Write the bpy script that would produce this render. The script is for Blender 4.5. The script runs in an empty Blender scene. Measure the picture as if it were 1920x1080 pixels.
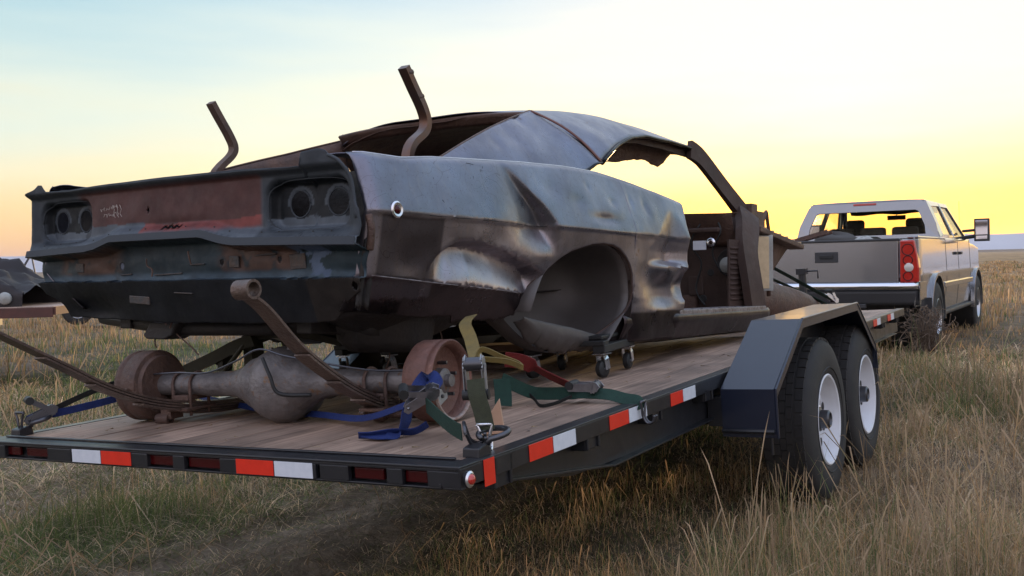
import bpy, math, random
import numpy as np
from mathutils import Matrix, Vector
random.seed(7); rng = np.random.default_rng(7)
D = bpy.data
S = bpy.context.scene
COL = S.collection

# ------------------------------------------------------------------ camera, sky, sun, exposure
CAM_Z = 1.2
cam = D.objects.new('camera', D.cameras.new('camera')); COL.objects.link(cam); S.camera = cam
cam.data.sensor_width = 36.0; cam.data.lens = 36.0 * 1804.0 / 1920.0
cam.data.clip_start = 0.05; cam.data.clip_end = 30000.0
r_, u_, f_ = Vector((.99973, -.00062, -.02342)), Vector((.02343, .02658, .99937)), Vector((0, .99965, -.02659))
cam.matrix_world = Matrix(((r_.x, u_.x, -f_.x, 0), (r_.y, u_.y, -f_.y, 0), (r_.z, u_.z, -f_.z, CAM_Z), (0, 0, 0, 1)))

SUN_AZ = 17.0      # degrees right of straight ahead
SUN_EL = 2.2
EXPOSURE = 0.95
S.view_settings.view_transform = 'Standard'; S.view_settings.look = 'None'
S.view_settings.exposure = EXPOSURE; S.view_settings.gamma = 1.0; S.view_settings.use_curve_mapping = False
S.render.engine = 'CYCLES'

world = D.worlds.new('World'); S.world = world; world.use_nodes = True
nt = world.node_tree; nt.nodes.clear()
def nd(t, **k):
    n = nt.nodes.new(t)
    for a, b in k.items(): setattr(n, a, b)
    return n
def lk(a, b): nt.links.new(a, b)
def mth(op, a, b=None, c=None):
    n = nt.nodes.new('ShaderNodeMath'); n.operation = op
    for i, v in enumerate((a, b, c)):
        if v is None: continue
        if isinstance(v, (int, float)): n.inputs[i].default_value = v
        else: nt.links.new(v, n.inputs[i])
    return n.outputs[0]
def ramp(fac, stops, interp='EASE'):
    n = nt.nodes.new('ShaderNodeValToRGB'); n.color_ramp.interpolation = interp
    cr = n.color_ramp
    while len(cr.elements) > 1: cr.elements.remove(cr.elements[-1])
    cr.elements[0].position = stops[0][0]; cr.elements[0].color = (*stops[0][1], 1)
    for p, c in stops[1:]:
        e = cr.elements.new(p); e.color = (*c, 1)
    nt.links.new(fac, n.inputs[0]); return n.outputs[0]
tc = nd('ShaderNodeTexCoord'); sp = nd('ShaderNodeSeparateXYZ'); lk(tc.outputs['Generated'], sp.inputs[0])
el = mth('MULTIPLY', mth('ARCSINE', sp.outputs[2]), 57.2958)
az = mth('MULTIPLY', mth('ARCTAN2', sp.outputs[0], sp.outputs[1]), 57.2958)
dz = mth('ABSOLUTE', mth('WRAP', mth('SUBTRACT', az, SUN_AZ), 180.0, -180.0))
# faint streaks of high cloud bend the elevation a little
mp = nd('ShaderNodeMapping'); mp.inputs['Scale'].default_value = (1.2, 1.2, 9.0); lk(tc.outputs['Generated'], mp.inputs[0])
nz = nd('ShaderNodeTexNoise'); nz.inputs['Scale'].default_value = 2.2; nz.inputs['Detail'].default_value = 5; lk(mp.outputs[0], nz.inputs[0])
wob = mth('MULTIPLY', mth('SUBTRACT', nz.outputs[0], .5), mth('MULTIPLY', mth('MAXIMUM', el, 0.0), 1.0))
e2 = mth('ADD', el, wob)
fe = mth('POWER', mth('DIVIDE', mth('MAXIMUM', e2, 0.0), 90.0), .5)     # 0 at the horizon, 1 overhead
def P(deg): return (max(deg, 0) / 90.0) ** .5
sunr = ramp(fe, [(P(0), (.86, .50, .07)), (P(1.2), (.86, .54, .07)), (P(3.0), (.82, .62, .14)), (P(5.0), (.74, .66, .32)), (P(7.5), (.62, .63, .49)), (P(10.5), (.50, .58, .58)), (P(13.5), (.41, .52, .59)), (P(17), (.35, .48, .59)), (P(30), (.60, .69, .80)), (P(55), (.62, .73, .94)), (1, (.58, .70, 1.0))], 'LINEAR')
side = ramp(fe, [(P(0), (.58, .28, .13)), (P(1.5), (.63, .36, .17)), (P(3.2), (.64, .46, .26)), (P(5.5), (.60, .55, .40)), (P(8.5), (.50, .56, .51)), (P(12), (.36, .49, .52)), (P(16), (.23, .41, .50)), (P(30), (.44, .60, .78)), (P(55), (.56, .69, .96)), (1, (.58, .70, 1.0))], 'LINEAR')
back = ramp(fe, [(P(0), (.40, .36, .42)), (P(6), (.68, .60, .66)), (P(14), (.80, .74, .84)), (P(35), (.72, .75, .96)), (1, (.58, .70, 1.0))], 'LINEAR')  # overhead and rear sky, out of view, brightened to add fill light
def mix(f, a, b):
    n = nt.nodes.new('ShaderNodeMix'); n.data_type = 'RGBA'
    nt.links.new(f, n.inputs[0]); nt.links.new(a, n.inputs[6]); nt.links.new(b, n.inputs[7]); return n.outputs[2]
def smooth(v, a, b):
    n = nt.nodes.new('ShaderNodeMapRange'); n.interpolation_type = 'SMOOTHSTEP'
    nt.links.new(v, n.inputs[0]); n.inputs[1].default_value = a; n.inputs[2].default_value = b; return n.outputs[0]
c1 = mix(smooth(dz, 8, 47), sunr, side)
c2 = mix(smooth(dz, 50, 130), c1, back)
sky = nd('ShaderNodeTexSky'); sky.sky_type = 'NISHITA'; sky.sun_disc = False
sky.sun_elevation = math.radians(SUN_EL); sky.sun_rotation = math.radians(SUN_AZ); sky.air_density = 1.0; sky.dust_density = 1.0
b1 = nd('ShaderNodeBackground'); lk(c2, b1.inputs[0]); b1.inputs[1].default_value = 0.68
b2 = nd('ShaderNodeBackground'); lk(sky.outputs[0], b2.inputs[0]); b2.inputs[1].default_value = 0.05
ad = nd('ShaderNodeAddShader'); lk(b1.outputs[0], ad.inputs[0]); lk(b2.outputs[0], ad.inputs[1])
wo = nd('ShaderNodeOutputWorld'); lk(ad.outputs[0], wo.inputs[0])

sl = D.lights.new('sun', 'SUN'); sl.energy = 1.5; sl.angle = math.radians(.6); sl.color = (1.0, .66, .33)
so = D.objects.new('sun', sl); COL.objects.link(so)
sd = Vector((math.sin(math.radians(SUN_AZ)) * math.cos(math.radians(SUN_EL)), math.cos(math.radians(SUN_AZ)) * math.cos(math.radians(SUN_EL)), math.sin(math.radians(SUN_EL))))
so.rotation_euler = sd.to_track_quat('Z', 'Y').to_euler()

# ------------------------------------------------------------------ frames (measured positions of the three vehicles)
def rotm(rx, ry, rz):
    return (Matrix.Rotation(rz, 3, 'Z') @ Matrix.Rotation(ry, 3, 'Y') @ Matrix.Rotation(rx, 3, 'X'))
def frame(r, t):
    m = rotm(*r).to_4x4(); m.translation = Vector(t) + Vector((0, 0, CAM_Z)); return m
MT = frame((.011, -.046, -.553), (-1.032, 2.879, -.543))       # trailer: deck top z=0, rear edge y=0
MC = frame((-.0326, -.0016, -.5959), (-1.2403, 3.3509, -.5786))# car shell
MK = frame((0, 0, -.5655), (3.7311, 11.3379, -1.215))          # pickup

# ------------------------------------------------------------------ mesh builder
class B:
    def __init__(s): s.v = []; s.f = []; s.c = []; s.has = False
    def add(s, vs, fs, col=None):
        o = len(s.v); s.v.extend([tuple(p) for p in vs]); s.f.extend([tuple(i + o for i in f) for f in fs])
        if col is not None: s.has = True
        s.c.extend(([col] * len(vs)) if (col is None or not isinstance(col, list)) else col)
        return s
    def box(s, c, d, rot=None, col=None):
        hx, hy, hz = d[0] / 2, d[1] / 2, d[2] / 2
        vs = [Vector((x, y, z)) for x in (-hx, hx) for y in (-hy, hy) for z in (-hz, hz)]
        if rot is not None:
            R = rot if isinstance(rot, Matrix) else rotm(*rot)
            vs = [R @ v for v in vs]
        vs = [v + Vector(c) for v in vs]
        return s.add(vs, [(0, 1, 3, 2), (4, 6, 7, 5), (0, 4, 5, 1), (2, 3, 7, 6), (0, 2, 6, 4), (1, 5, 7, 3)], col)
    def beam(s, a, b, w, h, up=(0, 0, 1), col=None):
        a = Vector(a); b = Vector(b); d = (b - a); L = d.length; d.normalize()
        up = Vector(up); sd = d.cross(up)
        if sd.length < 1e-4: sd = d.cross(Vector((1, 0, 0)))
        sd.normalize(); up = sd.cross(d)
        R = Matrix((sd, d, up)).transposed()
        return s.box((a + b) / 2, (w, L, h), R, col)
    def tube(s, path, r, n=8, caps=True, col=None):
        P_ = [Vector(p) for p in path]; rs = r if isinstance(r, (list, tuple)) else [r] * len(P_)
        vs = []; fs = []; prev = None
        for i, p in enumerate(P_):
            t = (P_[min(i + 1, len(P_) - 1)] - P_[max(i - 1, 0)]).normalized()
            if prev is None:
                a = t.cross(Vector((0, 0, 1)));
                if a.length < 1e-3: a = t.cross(Vector((1, 0, 0)))
                a.normalize()
            else:
                a = prev - prev.dot(t) * t; a.normalize()
            prev = a; b = t.cross(a)
            for k in range(n):
                th = 2 * math.pi * k / n; vs.append(p + (a * math.cos(th) + b * math.sin(th)) * rs[i])
        for i in range(len(P_) - 1):
            for k in range(n):
                k2 = (k + 1) % n; fs.append((i * n + k, i * n + k2, (i + 1) * n + k2, (i + 1) * n + k))
        if caps: fs.append(tuple(range(n - 1, -1, -1))); fs.append(tuple((len(P_) - 1) * n + k for k in range(n)))
        return s.add(vs, fs, col)
    def lathe(s, prof, o, ax, n=32, col=None, caps=False):
        """prof: list of (radius, distance along axis)"""
        o = Vector(o); ax = Vector(ax).normalized(); a = ax.cross(Vector((0, 0, 1)))
        if a.length < 1e-3: a = Vector((1, 0, 0))
        a.normalize(); b = ax.cross(a); vs = []; fs = []
        for r, h in prof:
            for k in range(n):
                th = 2 * math.pi * k / n; vs.append(o + ax * h + (a * math.cos(th) + b * math.sin(th)) * r)
        for i in range(len(prof) - 1):
            for k in range(n):
                k2 = (k + 1) % n; fs.append((i * n + k, i * n + k2, (i + 1) * n + k2, (i + 1) * n + k))
        if caps: fs.append(tuple(range(n))); fs.append(tuple((len(prof) - 1) * n + k for k in range(n - 1, -1, -1)))
        return s.add(vs, fs, col)
    def sheet(s, fn, nu, nv, colf=None, mask=None, flip=False):
        vs = []; cs = []
        for i in range(nu + 1):
            for j in range(nv + 1):
                p = fn(i / nu, j / nv); vs.append(p)
                if colf: cs.append(colf(*p))
        fs = []
        for i in range(nu):
            for j in range(nv):
                if mask and not mask(*[sum(vs[a][k] for a in (i * (nv + 1) + j, (i + 1) * (nv + 1) + j + 1)) / 2 for k in range(3)]): continue
                q = (i * (nv + 1) + j, (i + 1) * (nv + 1) + j, (i + 1) * (nv + 1) + j + 1, i * (nv + 1) + j + 1)
                fs.append(q[::-1] if flip else q)
        return s.add(vs, fs, cs if colf else None)
    def prism(s, pts, axis, a, b, col=None):
        """polygon pts (2D) extruded along axis 0/1/2 from a to b; the 2D coordinates fill the other axes in order"""
        def mk(p, t):
            q = [p[0], p[1]]; q.insert(axis, t); return q
        n = len(pts); vs = [mk(p, a) for p in pts] + [mk(p, b) for p in pts]
        fs = [tuple(range(n - 1, -1, -1)), tuple(range(n, 2 * n))] + [(i, (i + 1) % n, n + (i + 1) % n, n + i) for i in range(n)]
        return s.add(vs, fs, col)
    def strap(s, path, w, side, th=.003, col=None):
        """flat webbing along path, side = width direction (one vector or one per point)"""
        P_ = [Vector(p) for p in path]; vs = []; fs = []
        for i, p in enumerate(P_):
            t = (P_[min(i + 1, len(P_) - 1)] - P_[max(i - 1, 0)]).normalized()
            sd = Vector(side[i] if isinstance(side, list) else side); sd = sd - sd.dot(t) * t; sd.normalize(); nn = t.cross(sd)
            for a, b in ((-1, -1), (1, -1), (1, 1), (-1, 1)): vs.append(p + sd * a * w / 2 + nn * b * th / 2)
        for i in range(len(P_) - 1):
            for k in range(4): k2 = (k + 1) % 4; fs.append((i * 4 + k, i * 4 + k2, (i + 1) * 4 + k2, (i + 1) * 4 + k))
        fs.append((3, 2, 1, 0)); m = (len(P_) - 1) * 4; fs.append((m, m + 1, m + 2, m + 3))
        return s.add(vs, fs, col)
    def mesh(s, name, mat, smooth=False):
        me = D.meshes.new(name); me.from_pydata([tuple(v) for v in s.v], [], s.f)
        if s.has:
            ca = me.color_attributes.new('tint', 'FLOAT_COLOR', 'POINT')
            arr = np.ones((len(s.v), 4), 'f')
            for i, c in enumerate(s.c):
                if c is not None: arr[i, :3] = c[:3]
            ca.data.foreach_set('color', arr.ravel())
        if mat: me.materials.append(mat)
        if smooth:
            me.shade_smooth()
        me.update(); return me
    def obj(s, name, mat, parent=None, smooth=False, bevel=0, solid=0, angle=None, label=None, kind=None):
        me = s.mesh(name, mat, smooth)
        import bmesh
        bm = bmesh.new(); bm.from_mesh(me); bmesh.ops.recalc_face_normals(bm, faces=bm.faces)
        if smooth and angle is not None:
            for e in bm.edges:
                if len(e.link_faces) == 2 and e.calc_face_angle(0) > math.radians(angle): e.smooth = False
        bm.to_mesh(me); bm.free()
        o = D.objects.new(name, me); COL.objects.link(o)
        if parent is not None: o.parent = parent
        if solid:
            m = o.modifiers.new('thickness', 'SOLIDIFY'); m.thickness = solid; m.offset = 0
        if bevel:
            m = o.modifiers.new('bevel', 'BEVEL'); m.width = bevel; m.segments = 2; m.limit_method = 'ANGLE'; m.angle_limit = math.radians(35); m.harden_normals = False
        if label: o['label'] = label
        if kind: o['kind'] = kind
        return o
def tag(o, label, cat=None, group=None, kind=None):
    if label: o['label'] = label
    if cat: o['category'] = cat
    if group: o['group'] = group
    if kind: o['kind'] = kind
    return o
def thing(name, label, cat, M=None, group=None, loc=None):
    o = D.objects.new(name, None); COL.objects.link(o)
    m = (M.copy() if M else Matrix.Identity(4))
    if loc is not None: m = m @ Matrix.Translation(Vector(loc))
    o.matrix_world = m; return tag(o, label, cat, group)
def copy_tree(o, parent=None):
    c = o.copy(); COL.objects.link(c)
    if parent is not None: c.parent = parent
    for ch in list(o.children): copy_tree(ch, c)
    return c
def ip(x, pts):
    if x <= pts[0][0]: return pts[0][1]
    for (a, p), (b, q) in zip(pts, pts[1:]):
        if x <= b: return p + (q - p) * (x - a) / (b - a) if b > a else q
    return pts[-1][1]
def sst(a, b, x):
    t = min(1, max(0, (x - a) / (b - a))); return t * t * (3 - 2 * t)
def arc(c, r, a0, a1, n, plane=0):
    out = []
    for i in range(n + 1):
        t = math.radians(a0 + (a1 - a0) * i / n); u, v = r * math.cos(t), r * math.sin(t)
        out.append({0: (c[0], c[1] + u, c[2] + v), 1: (c[0] + u, c[1], c[2] + v), 2: (c[0] + u, c[1] + v, c[2])}[plane])
    return out
def spline(pts, n=6):
    P_ = [Vector(p) for p in pts]; out = []
    for i in range(len(P_) - 1):
        p0 = P_[max(i - 1, 0)]; p1 = P_[i]; p2 = P_[i + 1]; p3 = P_[min(i + 2, len(P_) - 1)]
        for k in range(n):
            t = k / n
            out.append(.5 * ((2 * p1) + (p2 - p0) * t + (2 * p0 - 5 * p1 + 4 * p2 - p3) * t * t + (3 * p1 - p0 - 3 * p2 + p3) * t ** 3))
    out.append(P_[-1]); return out

# value noise (numpy, also for scalars)
_perm = rng.permutation(4096); _vals = rng.random(4096)
def vnoise(x, y, z=0.0):
    x = np.asarray(x, float); y = np.asarray(y, float); z = np.asarray(z, float) + 0 * x
    xi, yi, zi = np.floor(x).astype(int), np.floor(y).astype(int), np.floor(z).astype(int)
    xf, yf, zf = x - xi, y - yi, z - zi
    xf, yf, zf = [t * t * (3 - 2 * t) for t in (xf, yf, zf)]
    def h(a, b, c): return _vals[_perm[(_perm[(_perm[a & 4095] + b) & 4095] + c) & 4095]]
    def l(a, b, t): return a + (b - a) * t
    return l(l(l(h(xi, yi, zi), h(xi + 1, yi, zi), xf), l(h(xi, yi + 1, zi), h(xi + 1, yi + 1, zi), xf), yf),
             l(l(h(xi, yi, zi + 1), h(xi + 1, yi, zi + 1), xf), l(h(xi, yi + 1, zi + 1), h(xi + 1, yi + 1, zi + 1), xf), yf), zf)
def fbm(x, y, z=0.0, o=4):
    s = 0; a = .5; t = 0
    for i in range(o): s = s + a * vnoise(x * 2 ** i + 17 * i, y * 2 ** i + 5 * i, z * 2 ** i); t += a; a *= .5
    return s / t

# ------------------------------------------------------------------ materials
def material(name, col, rough=.6, metal=0., col2=None, scale=6., amt=.5, bump=0., bscale=40., spec=.5, coat=0., tint=False, rough2=None, col3=None, c3=.62, stretch=None, trans=0., detail=6, specks=0.):
    m = D.materials.new(name); m.use_nodes = True; t = m.node_tree; N = t.nodes; L = t.links
    b = N['Principled BSDF']
    b.inputs['Roughness'].default_value = rough; b.inputs['Metallic'].default_value = metal
    b.inputs['Specular IOR Level'].default_value = spec; b.inputs['Coat Weight'].default_value = coat
    b.inputs['Coat Roughness'].default_value = .08
    b.inputs['Base Color'].default_value = (*col, 1)
    if trans: b.inputs['Transmission Weight'].default_value = trans
    co = N.new('ShaderNodeTexCoord'); src = co.outputs['Object']
    if stretch:
        mp = N.new('ShaderNodeMapping'); mp.inputs['Scale'].default_value = stretch; L.new(src, mp.inputs[0]); src = mp.outputs[0]
    def noise(sc, det=detail, r=.6):
        n = N.new('ShaderNodeTexNoise'); n.inputs['Scale'].default_value = sc; n.inputs['Detail'].default_value = det; n.inputs['Roughness'].default_value = r
        L.new(src, n.inputs[0]); return n.outputs[0]
    def mr(v, a, b_, c=0., d=1.):
        n = N.new('ShaderNodeMapRange'); L.new(v, n.inputs[0])
        for i, q in enumerate((a, b_, c, d)): n.inputs[i + 1].default_value = q
        return n.outputs[0]
    def mx(f, a, c, bt='MIX'):
        n = N.new('ShaderNodeMix'); n.data_type = 'RGBA'; n.blend_type = bt
        if isinstance(f, float): n.inputs[0].default_value = f
        else: L.new(f, n.inputs[0])
        for i, q in ((6, a), (7, c)):
            if isinstance(q, tuple): n.inputs[i].default_value = (*q, 1)
            else: L.new(q, n.inputs[i])
        return n.outputs[2]
    cur = col
    if col2 is not None:
        cur = mx(mr(noise(scale), .5 - amt * .5, .5 + amt * .5), col, col2)
    if col3 is not None:
        cur = mx(mr(noise(scale * 2.7, 8, .7), c3, c3 + .08), cur, col3)
    if specks:      # pinpricks of rust and a dry dust film broken by wiped streaks
        cur = mx(mr(noise(95, 3, .8), .60, .68, 0, specks), cur, (.07, .04, .03))
        sm = N.new('ShaderNodeMapping'); sm.inputs['Scale'].default_value = (9, 9, 1.6); L.new(co.outputs['Object'], sm.inputs[0])
        sn = N.new('ShaderNodeTexNoise'); sn.inputs['Scale'].default_value = 3.2; sn.inputs['Detail'].default_value = 8; sn.inputs['Roughness'].default_value = .75; L.new(sm.outputs[0], sn.inputs[0])
        cur = mx(mr(sn.outputs[0], .52, .78, 0, .35), cur, (.34, .28, .24))
        vo = N.new('ShaderNodeTexVoronoi'); vo.feature = 'DISTANCE_TO_EDGE'; vo.inputs['Scale'].default_value = 5.5
        wv = N.new('ShaderNodeVectorMath'); wv.operation = 'ADD'; L.new(src, wv.inputs[0]); nn = N.new('ShaderNodeTexNoise'); nn.inputs['Scale'].default_value = 3; L.new(src, nn.inputs[0]); L.new(nn.outputs[1], wv.inputs[1]); L.new(wv.outputs[0], vo.inputs[0])
        cur = mx(mr(vo.outputs[0], .0, .006, .55, 0), cur, (.05, .045, .05))
    if tint:
        a = N.new('ShaderNodeAttribute'); a.attribute_name = 'tint'
        cur = mx(1.0, cur, a.outputs['Color'], 'MULTIPLY')
    if not isinstance(cur, tuple): L.new(cur, b.inputs['Base Color'])
    if rough2 is not None:
        L.new(mr(noise(scale * 1.7, 9, .75), .35, .65, rough, rough2), b.inputs['Roughness'])
    if bump:
        bn = N.new('ShaderNodeBump'); bn.inputs['Strength'].default_value = min(1, bump); bn.inputs['Distance'].default_value = .01 if bump <= 1 else .01 * bump
        L.new(noise(bscale, 5), bn.inputs['Height']); L.new(bn.outputs[0], b.inputs['Normal'])
    return m
M = {}
M['black_steel'] = material('black_painted_steel', (.012, .013, .016), .28, 0., (.02, .02, .023), 5, .4, rough2=.42, bump=.03, bscale=90, col3=(.06, .05, .04), c3=.66)
M['fender_black'] = material('glossy_black_fender_sky_tint', (.007, .011, .026), .32, 0., (.008, .013, .030), 3, .4, rough2=.38, spec=.5, coat=.25)  # black paint with the sky's blue reflection tinted into its base
M['car_skin'] = material('weathered_bare_car_metal', (.24, .245, .295), .24, .9, (.125, .12, .14), 3.2, .5, rough2=.45, bump=.10, bscale=20, col3=(.12, .075, .05), c3=.66, tint=True, specks=.5)
M['car_inner'] = material('dusty_inner_panel', (.085, .050, .038), .6, .25, (.055, .036, .030), 5, .5, bump=.25, bscale=30, col3=(.12, .07, .04), c3=.63, rough2=.8)
M['primer'] = material('grey_primer', (.05, .056, .063), .7, 0., spec=.25)
M['tail'] = material('weathered_tail_paint', (.9, .9, .9), .42, .15, spec=.3, col2=(.45, .45, .48), scale=9, amt=.5, rough2=.65, bump=.10, bscale=35, tint=True)
M['car_dark'] = material('grimy_dark_underbody', (.012, .012, .013), .6, .1, (.035, .027, .022), 7, .5, bump=.4, bscale=40)
M['rust'] = material('brown_surface_rust', (.15, .085, .06), .7, .25, (.07, .045, .038), 14, .5, bump=.6, bscale=70, col3=(.24, .13, .08), c3=.62, rough2=.5)
M['drum_rust'] = material('rusty_brake_drum', (.23, .11, .08), .55, .35, (.11, .06, .05), 11, .5, bump=.5, bscale=60, col3=(.30, .17, .12), c3=.62)
M['pale_scale'] = material('flaking_pale_paint', (.45, .40, .37), .7, 0., (.25, .13, .08), 30, .3, bump=.3, bscale=90)
M['spring'] = material('rusty_spring_steel', (.18, .125, .10), .45, .5, (.09, .065, .055), 14, .5, bump=.5, bscale=80, rough2=.35)
M['axle'] = material('greasy_axle_casting', (.26, .235, .225), .45, .5, (.09, .08, .078), 9, .5, bump=.6, bscale=45, col3=(.20, .12, .07), c3=.58, rough2=.65)
M['olive'] = material('olive_painted_metal', (.045, .042, .022), .55, .2, (.025, .022, .014), 8, .6, bump=.15, bscale=60)
M['tyre'] = material('tyre_rubber', (.018, .018, .019), .75, 0., (.035, .032, .030), 8, .5, bump=.15, bscale=120)
M['white_rim'] = material('white_steel_rim', (.72, .74, .78), .35, 0., (.62, .62, .64), 8, .5, rough2=.5)
M['alu_rim'] = material('dull_alloy_rim', (.45, .45, .46), .3, .9)
M['chrome'] = material('bright_zinc', (.75, .75, .78), .22, 1., rough2=.35)
M['steel_dark'] = material('dark_hardware_steel', (.10, .10, .11), .35, .8)
M['red_tape'] = material('red_reflective_tape', (.80, .035, .015), .3, 0., (.7, .03, .012), 30, .4, bump=.1, bscale=300)
M['white_tape'] = material('white_reflective_tape', (.72, .75, .80), .3, 0., (.62, .66, .72), 40, .4, bump=.1, bscale=300)
M['red_lens'] = material('dark_red_lens', (.05, .002, .003), .2, 0., spec=.4)
M['red_lamp'] = material('red_tail_lamp', (.55, .03, .02), .12, 0., (.40, .02, .015), 30, .4, coat=1.)
M['clear_lens'] = material('clear_lens', (.6, .55, .5), .12, 0., coat=1.)
M['green_strap'] = material('green_webbing', (.012, .060, .038), .75, 0., (.006, .035, .024), 60, .6, bump=.5, bscale=400)
M['olive_strap'] = material('olive_webbing', (.075, .085, .045), .8, 0., (.045, .05, .03), 60, .6, bump=.5, bscale=400)
M['yellow_strap'] = material('dirty_yellow_webbing', (.30, .21, .05), .8, 0., (.17, .13, .05), 30, .6, bump=.5, bscale=400)
M['blue_strap'] = material('blue_webbing', (.008, .035, .21), .7, 0., (.005, .018, .11), 40, .6, bump=.5, bscale=400)
M['red_strap'] = material('faded_red_webbing', (.25, .02, .018), .8, 0., (.16, .015, .013), 60, .6, bump=.5, bscale=400)
M['black_strap'] = material('black_webbing', (.010, .011, .010), .8, 0., bump=.5, bscale=400)
M['rubber'] = material('black_rubber', (.015, .015, .015), .6)
M['cream'] = material('cream_paint', (.62, .47, .28), .5, 0., (.45, .33, .2), 20, .5)
M['pale_grey'] = material('pale_grey_paint', (.42, .44, .42), .5, 0., (.25, .24, .22), 15, .5)
M['pinewood'] = material('new_pine', (.52, .33, .22), .7, 0., (.42, .25, .16), 8, .5, stretch=(1, .15, 1), bump=.2, bscale=80)
M['sill'] = material('scratched_sill', (.34, .31, .32), .45, .5, (.12, .09, .08), 40, .35, bump=.2, bscale=60)
M['truck'] = material('pewter_truck_paint', (.29, .29, .30), .24, .75, coat=1., col2=(.26, .26, .265), scale=2, amt=.5)
M['truck_dark'] = material('dark_grey_plastic', (.035, .035, .038), .55)
M['truck_chrome'] = material('chrome_bumper', (.72, .74, .78), .12, 1.)
M['interior'] = material('truck_cab_trim', (.06, .055, .05), .8)
M['mirror'] = material('mirror_glass', (.8, .8, .82), .04, 1.)
M['twig'] = material('dry_twig', (.14, .10, .07), .9)
M['chalk'] = material('chalk_marks', (.42, .36, .32), .9)
M['far_metal'] = material('far_dark_vehicle', (.05, .055, .07), .5)
def glass(name, c, a):
    m = D.materials.new(name); m.use_nodes = True; t = m.node_tree; t.nodes.remove(t.nodes['Principled BSDF'])
    tr = t.nodes.new('ShaderNodeBsdfTransparent'); tr.inputs[0].default_value = (*c, 1)
    gl = t.nodes.new('ShaderNodeBsdfGlossy'); gl.inputs['Roughness'].default_value = .03
    lw = t.nodes.new('ShaderNodeLayerWeight'); lw.inputs[0].default_value = .35
    pw = t.nodes.new('ShaderNodeMath'); pw.operation = 'POWER'; pw.inputs[1].default_value = 3.0; t.links.new(lw.outputs['Facing'], pw.inputs[0])
    mx = t.nodes.new('ShaderNodeMixShader')
    t.links.new(pw.outputs[0], mx.inputs[0]); t.links.new(tr.outputs[0], mx.inputs[1]); t.links.new(gl.outputs[0], mx.inputs[2])
    t.links.new(mx.outputs[0], t.nodes['Material Output'].inputs[0]); return m
M['glass'] = glass('tinted_window_glass', (.93, .92, .88), .2)
# weathered deck wood: grain, knots, stains
def wood():
    m = D.materials.new('weathered_deck_wood'); m.use_nodes = True; t = m.node_tree; N = t.nodes; L = t.links; b = N['Principled BSDF']
    co = N.new('ShaderNodeTexCoord'); oi = N.new('ShaderNodeObjectInfo')
    add = N.new('ShaderNodeVectorMath'); add.operation = 'ADD'; L.new(co.outputs['Object'], add.inputs[0])
    mu = N.new('ShaderNodeVectorMath'); mu.operation = 'SCALE'; mu.inputs[3].default_value = 7.3
    cb = N.new('ShaderNodeCombineXYZ'); L.new(oi.outputs['Random'], cb.inputs[0]); L.new(oi.outputs['Random'], cb.inputs[1]); L.new(cb.outputs[0], mu.inputs[0]); L.new(mu.outputs[0], add.inputs[1])
    mp = N.new('ShaderNodeMapping'); mp.inputs['Scale'].default_value = (22, .8, 22); L.new(add.outputs[0], mp.inputs[0])
    g = N.new('ShaderNodeTexNoise'); g.inputs['Scale'].default_value = 2.5; g.inputs['Detail'].default_value = 8; g.inputs['Roughness'].default_value = .7; L.new(mp.outputs[0], g.inputs[0])
    r = N.new('ShaderNodeValToRGB'); L.new(g.outputs[0], r.inputs[0]); e = r.color_ramp.elements
    e[0].position = .3; e[0].color = (.19, .12, .085, 1); e[1].position = .62; e[1].color = (.44, .30, .22, 1); q = e.new(.8); q.color = (.54, .385, .295, 1)
    st = N.new('ShaderNodeTexNoise'); st.inputs['Scale'].default_value = 2.6; st.inputs['Detail'].default_value = 6; L.new(add.outputs[0], st.inputs[0])
    mr = N.new('ShaderNodeMapRange'); L.new(st.outputs[0], mr.inputs[0]); mr.inputs[1].default_value = .38; mr.inputs[2].default_value = .62; mr.inputs[3].default_value = .55; mr.inputs[4].default_value = 1.1
    mx = N.new('ShaderNodeVectorMath'); mx.operation = 'SCALE'; L.new(r.outputs[0], mx.inputs[0]); L.new(mr.outputs[0], mx.inputs[3])
    kn = N.new('ShaderNodeTexVoronoi'); kn.inputs['Scale'].default_value = 3.2; mk = N.new('ShaderNodeMapping'); mk.inputs['Scale'].default_value = (1.6, .7, 1); L.new(add.outputs[0], mk.inputs[0]); L.new(mk.outputs[0], kn.inputs[0])
    kr = N.new('ShaderNodeMapRange'); L.new(kn.outputs[0], kr.inputs[0]); kr.inputs[1].default_value = .03; kr.inputs[2].default_value = .09; kr.inputs[3].default_value = .25; kr.inputs[4].default_value = 1.
    m2 = N.new('ShaderNodeVectorMath'); m2.operation = 'SCALE'; L.new(mx.outputs[0], m2.inputs[0]); L.new(kr.outputs[0], m2.inputs[3])
    rn = N.new('ShaderNodeMapRange'); L.new(oi.outputs['Random'], rn.inputs[0]); rn.inputs[3].default_value = .85; rn.inputs[4].default_value = 1.12
    m3 = N.new('ShaderNodeVectorMath'); m3.operation = 'SCALE'; L.new(m2.outputs[0], m3.inputs[0]); L.new(rn.outputs[0], m3.inputs[3])
    L.new(m3.outputs[0], b.inputs['Base Color']); b.inputs['Roughness'].default_value = .62
    bp = N.new('ShaderNodeBump'); bp.inputs['Strength'].default_value = .35; bp.inputs['Distance'].default_value = .004; L.new(g.outputs[0], bp.inputs['Height']); L.new(bp.outputs[0], b.inputs['Normal'])
    return m
M['wood'] = wood()
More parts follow.
